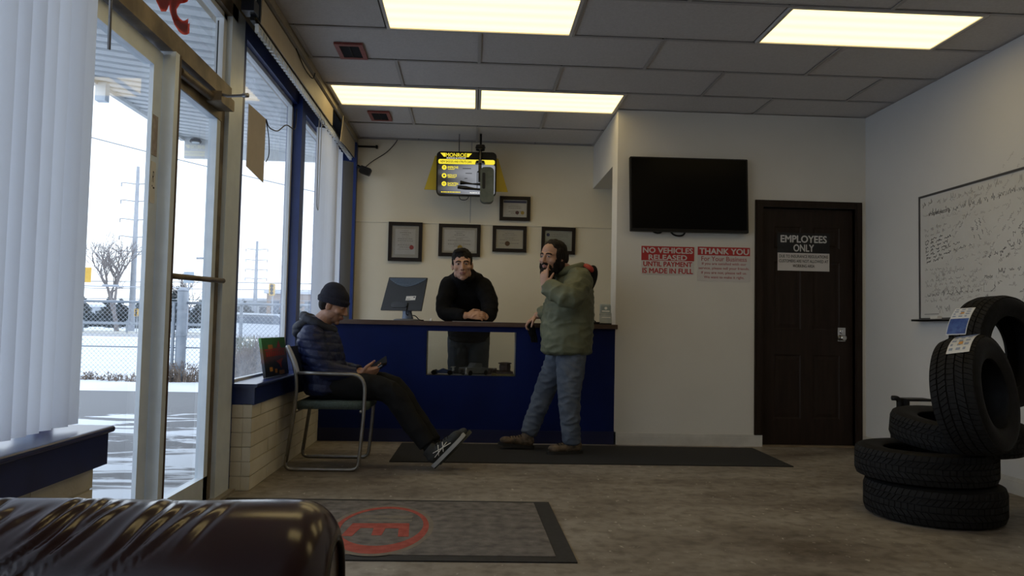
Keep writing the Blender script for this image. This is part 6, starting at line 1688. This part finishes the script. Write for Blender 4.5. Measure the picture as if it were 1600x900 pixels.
o = struct('ground_snow_strip', bumpy(-26, 6, 11.7, 13.9, 120, 14, GZ - 0.005, 0.05, 1.3), m_snow, smooth=True)
struct('ground_snow_field', bumpy(-70, 20, 13.8, 44, 90, 40, GZ - 0.01, 0.10, 0.35), m_snow, smooth=True)
bm = B(); quad(bm, [(-150, 44, 0.02), (40, 44, 0.02), (40, 53, 0.04), (-150, 53, 0.04)]); struct('road', bm, pm('wet_road', (0.24, 0.24, 0.25), (0.40, 0.41, 0.43), rough=0.7, scale=0.4, stretch=(0.3, 2, 1)))
bm = B(); quad(bm, [(-150, 53, 0.03), (40, 53, 0.03), (40, 61, 0.10), (-150, 61, 0.10)]); struct('ground_verge', bm, pm('dead_grass_verge', (0.30, 0.27, 0.20), (0.55, 0.55, 0.54), rough=0.9, scale=0.7))
bm = B(); quad(bm, [(-220, 61, 0.08), (60, 61, 0.08), (60, 190, 0.5), (-220, 190, 0.5)]); struct('ground_far', bm, m_snow)
# slab under the shop front
bm = B(); box(bm, -1.62, -1.485, -3.2, 9.6, -0.3, 0.0); struct('trim_outer_step', bm, pm('concrete_step', (0.36, 0.35, 0.33), (0.44, 0.43, 0.41), rough=0.85, scale=8))

# canopy with a ribbed white soffit, rising slightly away from the wall
m_soff = pm('white_ribbed_soffit', (0.66, 0.69, 0.72), (0.72, 0.75, 0.77), rough=0.5, scale=1.2)
CZ0, CZ1, CX0, CX1, CY0, CY1 = 2.86, 3.08, -1.50, -3.34, -3.0, 9.10
bm = B()
y = CY0; prof = []
while y < CY1:
    prof += [(y, 0.0), (y + 0.100, 0.0), (y + 0.108, 0.055), (y + 0.162, 0.055)]; y += 0.17
A = [bm.verts.new((CX0, p[0], CZ0 + p[1])) for p in prof]; C = [bm.verts.new((CX1, p[0], CZ1 + p[1])) for p in prof]
for i in range(len(prof) - 1): bm.faces.new((A[i], A[i + 1], C[i + 1], C[i]))
cn = thing('canopy', 'white ribbed metal canopy over the entrance outside the shop front', 'canopy', (-2.4, 4, 2.9))
cn['kind'] = 'structure'
obj('soffit', bm, m_soff, cn)
bm = B(); box(bm, CX1 - 0.05, CX1, CY0, CY1 + 0.03, CZ1 - 0.03, CZ1 + 0.28); box(bm, CX1, CX0, CY1, CY1 + 0.04, CZ0 - 0.01, CZ1 + 0.28); obj('fascia', bm, m_soff, cn)
bm = B(); box(bm, CX1 - 0.06, CX0 + 0.02, CY0, CY1 + 0.04, CZ1 + 0.26, CZ1 + 0.30); obj('canopy_roof', bm, m_soff, cn)
bm = B(); box(bm, CX1 - 0.02, CX1 + 0.07, 7.00, 7.08, CZ1 - 0.17, CZ1 - 0.005)
obj('canopy_bracket', bm, m_alu, cn)
t = thing('canopy_lamp', 'dark round lamp under the far corner of the canopy', 'lamp', (-3.2, 9.0, 3.02))
bm = B(); lathe(bm, [(0, 0), (0.09, 0), (0.10, 0.02), (0.08, 0.06), (0.03, 0.075), (0, 0.075)], 18, T(-3.18, 9.0, 3.01) @ Matrix.Diagonal((0.65, 0.65, 0.6, 1))); obj('lamp_housing', bm, pm('dark_lamp', (0.06, 0.06, 0.065), None, rough=0.5), t, smooth=True, angle=40)
bm = B(); lathe(bm, [(0, -0.012), (0.06, -0.012), (0.07, 0), (0, 0)], 18, T(-3.18, 9.0, 3.01) @ Matrix.Diagonal((0.65, 0.65, 0.6, 1))); obj('lamp_lens', bm, m_alu, t)

# chain link fence
m_galv = pm('galvanised_steel', (0.24, 0.275, 0.32), (0.31, 0.34, 0.385), rough=0.5, metal=0.4, scale=6)
m_wire = pm('fence_wire', (0.36, 0.39, 0.43), None, rough=0.55, metal=0.3)
FY = 13.48
def fence(lab, x0, x1, z1, posts, yy=FY):
    t = thing('chain_link_fence', lab, 'fence', ((x0 + x1) / 2, yy, GZ), 'chain link fence panels')
    bm = B(); st = 0.075; h = z1 - GZ - 0.08
    k = x0 - h
    while k < x1:
        for sg in (1, -1):
            a = (k, GZ + 0.06) if sg > 0 else (k + h, GZ + 0.06); c = (k + h, z1) if sg > 0 else (k, z1)
            # clip to the panel
            (ax, az), (bx, bz) = a, c
            def cut(ax, az, bx, bz, X):
                f = (X - ax) / (bx - ax); return X, az + (bz - az) * f
            if (ax < x0 and bx < x0) or (ax > x1 and bx > x1): continue
            if ax < x0: ax, az = cut(ax, az, bx, bz, x0)
            if bx < x0: bx, bz = cut(ax, az, bx, bz, x0)
            if ax > x1: ax, az = cut(ax, az, bx, bz, x1)
            if bx > x1: bx, bz = cut(ax, az, bx, bz, x1)
            tube(bm, [(ax, yy + 0.003 * sg, az), (bx, yy + 0.003 * sg, bz)], 0.0032, 3, caps=False)
        k += st
    obj('chain_link', bm, m_wire, t)
    bm = B(); tube(bm, [(x0, yy, z1), (x1, yy, z1 + 0.01)], 0.022, 8); obj('top_rail', bm, m_galv, t, smooth=True)
    bm = B(); tube(bm, [(x0, yy + 0.02, 0.535), (x1, yy + 0.02, 0.53)], 0.012, 6); obj('middle_wire', bm, m_galv, t, smooth=True)
    for px in posts:
        bm = B(); tube(bm, [(px, yy + 0.03, GZ - 0.1), (px, yy + 0.03, z1 + 0.06)], 0.03, 8); obj('post', bm, m_galv, t, smooth=True)
    return t
fence('chain link fence beyond the lot, left of the thick gate post', -12.0, -4.95, 1.275, (-11.0, -8.5, -6.95))
fence('chain link fence beyond the lot, right of the thick gate post', -4.80, 2.0, 1.285, (-3.9, -2.6, -1.0, 1.0))
t = thing('gate_post', 'thick grey steel gate post in the chain link fence', 'post', (-4.88, FY, GZ))
bm = B(); tube(bm, [(-4.87, FY, GZ - 0.1), (-4.87, FY, 1.50)], 0.085, 14); obj('post_tube', bm, m_galv, t, smooth=True, angle=40)
bm = B(); lathe(bm, [(0, 0.04), (0.05, 0.035), (0.092, 0.0), (0.092, -0.02), (0, -0.02)], 14, T(-4.87, FY, 1.50)); obj('post_cap', bm, m_galv, t, smooth=True)
bm = B()
for z in (0.25, 0.75, 1.2): lathe(bm, [(0.087, -0.02), (0.098, -0.02), (0.098, 0.02), (0.087, 0.02)], 14, T(-4.87, FY, z), closed=True)
tube(bm, [(-5.0, FY - 0.02, GZ), (-5.0, FY - 0.02, 1.28)], 0.03, 8); box(bm, -5.03, -4.92, FY - 0.06, FY, 0.17, 0.25)
obj('gate_fittings', bm, m_galv, t)
bm = B(); tube(bm, [(-4.72, FY - 0.05, 0.18), (-4.12, FY - 0.05, 0.26)], 0.012, 6); obj('latch_bar', bm, m_galv, t)
t = thing('wooden_stake', 'dark weathered post leaning beside the fence by the door edge', 'post', (-4.27, FY - 0.1, GZ)); 
bm = B(); limb(bm, [(-4.30, FY - 0.12, GZ - 0.05), (-4.29, FY - 0.12, 0.4), (-4.28, FY - 0.12, 0.66)], [0.05, 0.052, 0.04]); obj('stake', bm, pm('dark_wood', (0.06, 0.055, 0.055), (0.10, 0.09, 0.085), rough=0.9, scale=20), t, smooth=True)

# dry weeds along the fence
m_weed = pm('dry_weeds', (0.13, 0.09, 0.065), (0.25, 0.19, 0.14), rough=0.9, scale=12)
def weeds(lab, x0, x1, n, hmax, seed):
    rnd = random.Random(seed); bm = B()
    for i in range(n):
        x = rnd.uniform(x0, x1); y = FY - rnd.uniform(0.02, 0.25); h = hmax * rnd.uniform(0.25, 1) ** 1.5
        dx, dy = rnd.uniform(-.5, .5) * h, rnd.uniform(-.4, .2) * h
        tube(bm, [(x, y, GZ), (x + dx * .3, y + dy * .3, GZ + h * .6), (x + dx, y + dy, GZ + h)], [0.006, 0.005, 0.002], 3, caps=False)
        for k in range(3):
            a = rnd.uniform(.4, .95); px, py, pz = x + dx * a * .8, y + dy * a * .8, GZ + h * a
            s = rnd.uniform(.015, .04); q = V((rnd.uniform(-1, 1), rnd.uniform(-1, 1), rnd.uniform(-.4, 1))).normalized() * s; w = V((rnd.uniform(-1, 1), rnd.uniform(-1, 1), 0)).normalized() * s * .4
            c = V((px, py, pz)); quad(bm, [c, c + q + w, c + q * 2, c + q - w])
    o = obj('dry_weeds', bm, m_weed); tag(o, lab, 'weeds', kind='stuff')
weeds('dry brown weeds at the foot of the fence beside the blind', -7.0, -5.1, 260, 0.17, 1)
weeds('taller dry weeds at the foot of the thick gate post', -5.25, -4.0, 330, 0.40, 2)
weeds('dense grey brown brush behind the fence seen through the far window', -3.9, -1.0, 5200, 0.85, 3)

# trees
m_bark = pm('grey_bark', (0.17, 0.155, 0.16), (0.24, 0.22, 0.225), rough=0.9, scale=5)
def bare_tree(name, lab, base, h, seed, depth=6):
    rnd = random.Random(seed); bm = B()
    def grow(p, d, L, r, k):
        pts = [p]; q = p; dd = d.copy()
        for i in range(3):
            dd = (dd + V((rnd.uniform(-1, 1), rnd.uniform(-1, 1), rnd.uniform(-.3, .6))) * 0.13).normalized(); q = q + dd * L / 3; pts.append(q)
        r = max(r, 0.010); tube(bm, pts, [r, r * .88, r * .76, r * .66], 6 if k > 3 else 3, caps=False)
        if k == 0: return
        for i in range(3):
            ax = dd.cross(V((rnd.uniform(-1, 1), rnd.uniform(-1, 1), rnd.uniform(-1, 1)))).normalized()
            nd = (Matrix.Rotation(rnd.uniform(0.25, 0.75), 3, ax) @ dd + V((0, 0, 0.12))).normalized()
            grow(pts[-1 if i else 2], nd, L * rnd.uniform(0.66, 0.86), r * (0.62 if i else 0.7), k - 1)
    grow(V(base), V((0.02, 0, 1)), h * 0.30, h * 0.026, depth)
    return tag(obj(name, bm, m_bark), lab, 'tree')
bare_tree('bare_tree', 'large leafless tree across the road beside the tall steel pole', (-26.4, 60, 0.0), 7.0, 4)
bare_tree('bare_tree', 'small leafless tree across the road behind the push bar of the door', (-21.3, 60, 0.0), 4.6, 9, 5)
m_ever = pm('dark_evergreen', (0.055, 0.075, 0.085), (0.10, 0.125, 0.13), rough=0.9, scale=2)
def evergreen(base, h, w, seed):
    rnd = random.Random(seed); bm = B(); b = V(base)
    tube(bm, [b, b + V((0, 0, h * .95))], [h * .03, h * .005], 5)
    for i in range(130):
        t = rnd.uniform(0.05, 1.0); r = w * (1 - t) ** 0.8 + 0.08; a = rnd.uniform(0, 2 * PI)
        d = V((math.cos(a), math.sin(a), rnd.uniform(-.25, .3))); s = V((-math.sin(a), math.cos(a), 0)) * r * 0.32
        c = b + V((0, 0, h * t)); e = c + d * r * rnd.uniform(.75, 1.1)
        quad(bm, [c, (c + e) / 2 + s, e, (c + e) / 2 - s]); quad(bm, [c + V((0, 0, .1)), (c + e) / 2 + V((0, 0, r * .25)), e, (c + e) / 2 - V((0, 0, r * .25))])
    return obj('evergreen_tree', bm, m_ever)
EV = [(-36.5, 74, 3.4, 1.5, 'evergreen tree at the left of the tree line across the road'), (-34.0, 78, 3.0, 1.6, 'low rounded evergreen behind the bare tree'), (-31.0, 76, 3.6, 1.5, 'evergreen tree behind the tall steel pole'), (-26.5, 72, 4.0, 1.8, 'tall evergreen seen above the gate post'), (-22.6, 70, 4.3, 1.7, 'broad evergreen seen right of the gate post through the door'), (-28.7, 79, 3.4, 1.7, 'evergreen hidden partly by the entrance post'), (-21.5, 75, 3.0, 1.8, 'evergreen seen at the left edge of the far window'), (-18.2, 78, 3.1, 1.6, 'evergreen near the middle of the far window')]
for i, (x, lab) in enumerate(((-40.5, 'evergreen at the far left of the tree line, hidden partly by the near blind'), (-38.2, 'evergreen left of the bare tree, second from the near blind'), (-35.2, 'short evergreen just left of the bare tree trunk'), (-32.6, 'evergreen right behind the bare tree trunk'), (-29.9, 'evergreen between the steel pole and the door post'), (-27.6, 'evergreen just left of the thick gate post'), (-20.1, 'dark evergreen in the far window beside its left frame'), (-16.5, 'dark evergreen in the far window beside the blue mullion'))):
    EV.append((x, 84 + (i * 37) % 9, 3.2 + 0.25 * (i % 4), 2.0, lab))
for i, (x, y, h, w, lab) in enumerate(EV): tag(evergreen((x, y, 0.1), h, w, 20 + i), lab, 'tree', 'evergreens across the road')

# hydro poles, wires, lamps and signals
m_pole = pm('pale_steel_pole', (0.30, 0.32, 0.36), (0.36, 0.38, 0.42), rough=0.6, scale=2)
def hydro(lab, x, y, h, r, arms):
    t = thing('hydro_pole', lab, 'pole', (x, y, 0), 'power line poles')
    bm = B(); tube(bm, [(x, y, -0.3), (x, y, h)], [r, r * 0.45], 10); obj('pole_shaft', bm, m_pole, t, smooth=True)
    for (z, s) in arms:
        bm = B(); tube(bm, [(x, y, z - 0.08), (x + s * 0.95, y, z + 0.02), (x + s * 1.25, y, z)], [0.05, 0.04, 0.03], 6); obj('cross_arm', bm, m_pole, t)
    if not arms: return
    bm = B()
    for (z, s) in arms: tube(bm, [(x + s * 1.2, y, z), (x + s * 1.2, y, z - 0.28)], 0.045, 6)
    obj('insulators', bm, m_pole, t)
hydro('tall steel power pole beside the large bare tree across the road', -26.2, 62, 12.85, 0.26, [(z, s) for z in (11.55, 10.2, 8.75, 7.4, 6.25) for s in (-1, 1)])
hydro('distant steel power pole seen through the far window', -24.5, 90, 10.1, 0.28, [(z, s) for z in (9.2, 8.0, 6.9, 5.9) for s in (-1, 1)])
hydro('slim far pole at the left edge of the far window', -27.6, 90, 9.8, 0.12, [])
m_cab = pm('power_cable', (0.25, 0.27, 0.30), None, rough=0.7)
bm = B(); tube(bm, [(-9.0 + 0.9 * i, 14 + 2.0 * i * 0.5, 4.32 - 0.02 * i + 0.006 * (i - 8) ** 2) for i in range(14)], 0.012, 5)
tag(obj('overhead_cable', bm, m_cab), 'single thin cable crossing the sky outside the door', 'cable')
for k, (z0, lab) in enumerate(((4.0, 'upper horizontal overhead cable along the road'), (3.5, 'middle horizontal overhead cable along the road'), (2.7, 'lower horizontal overhead cable along the road'))):
    bm = B(); tube(bm, [(-60 + 6 * i, 63 + k, z0 + 0.1 * math.sin(i)) for i in range(14)], 0.03, 4)
    tag(obj('overhead_cable', bm, m_cab), lab, 'cable', 'road cables')
m_amb = pm('signal_yellow', (0.55, 0.32, 0.03), (0.62, 0.38, 0.05), rough=0.5, scale=5)
def signal(lab, x, y, z, h, w=None, lit=True):
    w = w or h * 0.45
    t = thing('traffic_light', lab, 'traffic light', (x, y, z), 'yellow traffic signals')
    bm = B(); prism(bm, rrect(w, h, w * .2), plane_M((x, y, z), (1, 0, 0), (0, 0, 1)), w * .6); obj('signal_housing', bm, m_amb, t)
    bm = B()
    for k in (-1, 0, 1): lathe(bm, [(0, 0.01), (w * .28, 0.01), (w * .33, 0)], 12, plane_M((x, y - 0.0, z + k * h * .29), (1, 0, 0), (0, 0, 1)) @ T(0, 0, w * .6))
    obj('signal_lenses', bm, m_dark, t)
    bm = B(); tube(bm, [(x, y + w * .2, -0.2), (x, y + w * .2, z - h * .45)], w * .14, 6); obj('signal_pole', bm, m_pole, t)
signal('yellow traffic light right of the gate post, through the door glass', -13.33, 40, 2.40, 0.42)
signal('yellow traffic light at the foot of the bare tree', -21.9, 55, 1.46, 0.55, 0.3)
signal('small yellow traffic light just left of the bare tree trunk', -22.9, 55, 1.46, 0.50, 0.24)
signal('pale yellow traffic light seen low in the far window', -10.05, 40, 2.62, 0.6)
t = thing('yellow_sign', 'yellow road sign next to the edge of the near blind', 'sign', (-19.2, 40, 3.2))
bm = B(); box(bm, -19.5, -18.95, 39.97, 40.0, 2.78, 3.52); obj('sign_panel', bm, m_amb, t)
bm = B(); tube(bm, [(-19.5, 40.05, 2.6), (-14.0, 40.05, 2.62)], 0.03, 6); box(bm, -18.4, -17.6, 39.99, 40.06, 2.62, 2.70); obj('mast_arm', bm, m_pole, t)
t = thing('street_lamp', 'grey street lamp with a short arm seen through the door glass', 'street lamp', (-17.4, 53, 0))
bm = B(); tube(bm, bend([(-17.35, 53, 0), (-17.30, 53, 5.15), (-18.15, 53, 5.15)], 0.15), 0.055, 8); obj('lamp_pole', bm, m_pole, t)
bm = B(); box(bm, -18.35, -17.95, 52.9, 53.1, 5.06, 5.18); obj('lamp_head', bm, m_pole, t, bevel=0.03)
t = thing('road_sign', 'grey blank road sign board seen through the door below the push bar', 'sign', (-14.5, 40, 2.6))
bm = B(); box(bm, -14.45, -13.95, 40, 40.03, 2.86, 3.42); obj('sign_panel', bm, pm('grey_blue_sign', (0.32, 0.38, 0.44), None, rough=0.5), t)
bm = B(); tube(bm, [(-14.2, 40.05, 0), (-14.2, 40.05, 2.9)], 0.03, 6); obj('sign_post', bm, m_pole, t)
# guard rail across the road
gr = thing('guard_rail', 'pale guard rail along the far side of the road', 'guard rail', (-25, 56, 0.1))
bm = B(); box(bm, -46, -8, 56, 56.08, 0.62, 0.80); obj('rail', bm, m_galv, gr)
for i in range(13):
    bm = B(); tube(bm, [(-45 + i * 3, 56.1, 0), (-45 + i * 3, 56.1, 0.9)], 0.07, 6); obj('post', bm, m_galv, gr)
# far low buildings
m_bld = [pm('grey_building', (0.38, 0.41, 0.45), (0.44, 0.47, 0.5), rough=0.8, scale=0.3), pm('brown_building', (0.30, 0.22, 0.17), (0.36, 0.27, 0.21), rough=0.8, scale=0.3), pm('white_building', (0.58, 0.61, 0.65), None, rough=0.8)]
m_roof = pm('snowy_roof', (0.62, 0.65, 0.70), None, rough=0.8)
m_win = pm('dark_window', (0.08, 0.10, 0.13), None, rough=0.3)
def building(lab, x0, x1, y, z1, mi, nw):
    t = thing('building', lab, 'building', ((x0 + x1) / 2, y, 0.3), 'low buildings far across the road')
    bm = B(); box(bm, x0, x1, y, y + 10, 0, z1); obj('walls', bm, m_bld[mi], t)
    bm = B(); box(bm, x0 - .3, x1 + .3, y - .3, y + 10.3, z1, z1 + 0.35); obj('roof', bm, m_roof, t)
    for i in range(nw):
        a = x0 + (x1 - x0) * (i + .25) / nw; b_ = x0 + (x1 - x0) * (i + .75) / nw
        bm = B(); box(bm, a, b_, y - 0.06, y, z1 * .45, z1 * .8); obj('window', bm, m_win, t)
building('grey building far behind the bare tree', -62, -50, 112, 2.6, 0, 4)
building('white building far behind the steel pole', -49, -38, 118, 2.2, 2, 4)
building('brown brick building in the far window near the blue mullion', -24.5, -18.5, 95, 4.4, 1, 3)
building('grey building in the middle of the far window', -31, -25.2, 100, 3.6, 0, 3)
building('low white building seen through the door beyond the gate post', -37.5, -31.5, 105, 2.4, 2, 3)
# parked car beyond the fence
t = thing('car', 'white car with a dark roof line parked beyond the fence, in the far window', 'car', (-8.0, 33, 0))
Mc = Matrix.Translation((-8.6, 33, 0.0))
bm = B()
sidep = [(-2.1, 0.35), (2.1, 0.35), (2.15, 0.7), (1.3, 0.85), (0.8, 1.32), (-0.9, 1.36), (-1.6, 0.95), (-2.15, 0.85)]
side_prism(bm, sidep, 1.7); obj('car_body', bm, m_bld[2], t, bevel=0.06)
bm = B(); side_prism(bm, [(1.15, 0.88), (0.76, 1.26), (-0.85, 1.28), (-1.4, 0.95)], 1.72); obj('car_windows', bm, m_win, t)
for (x, y_) in ((-1.35, -0.8), (1.35, -0.8), (-1.35, 0.8), (1.35, 0.8)):
    bm = B(); lathe(bm, [(0, -0.1), (0.22, -0.1), (0.32, -0.08), (0.33, 0.08), (0, 0.1)], 16, Mc @ Matrix.Translation((x, y_, 0.33)) @ Matrix.Rotation(PI / 2, 4, 'X')); obj('wheel', bm, m_black, t)
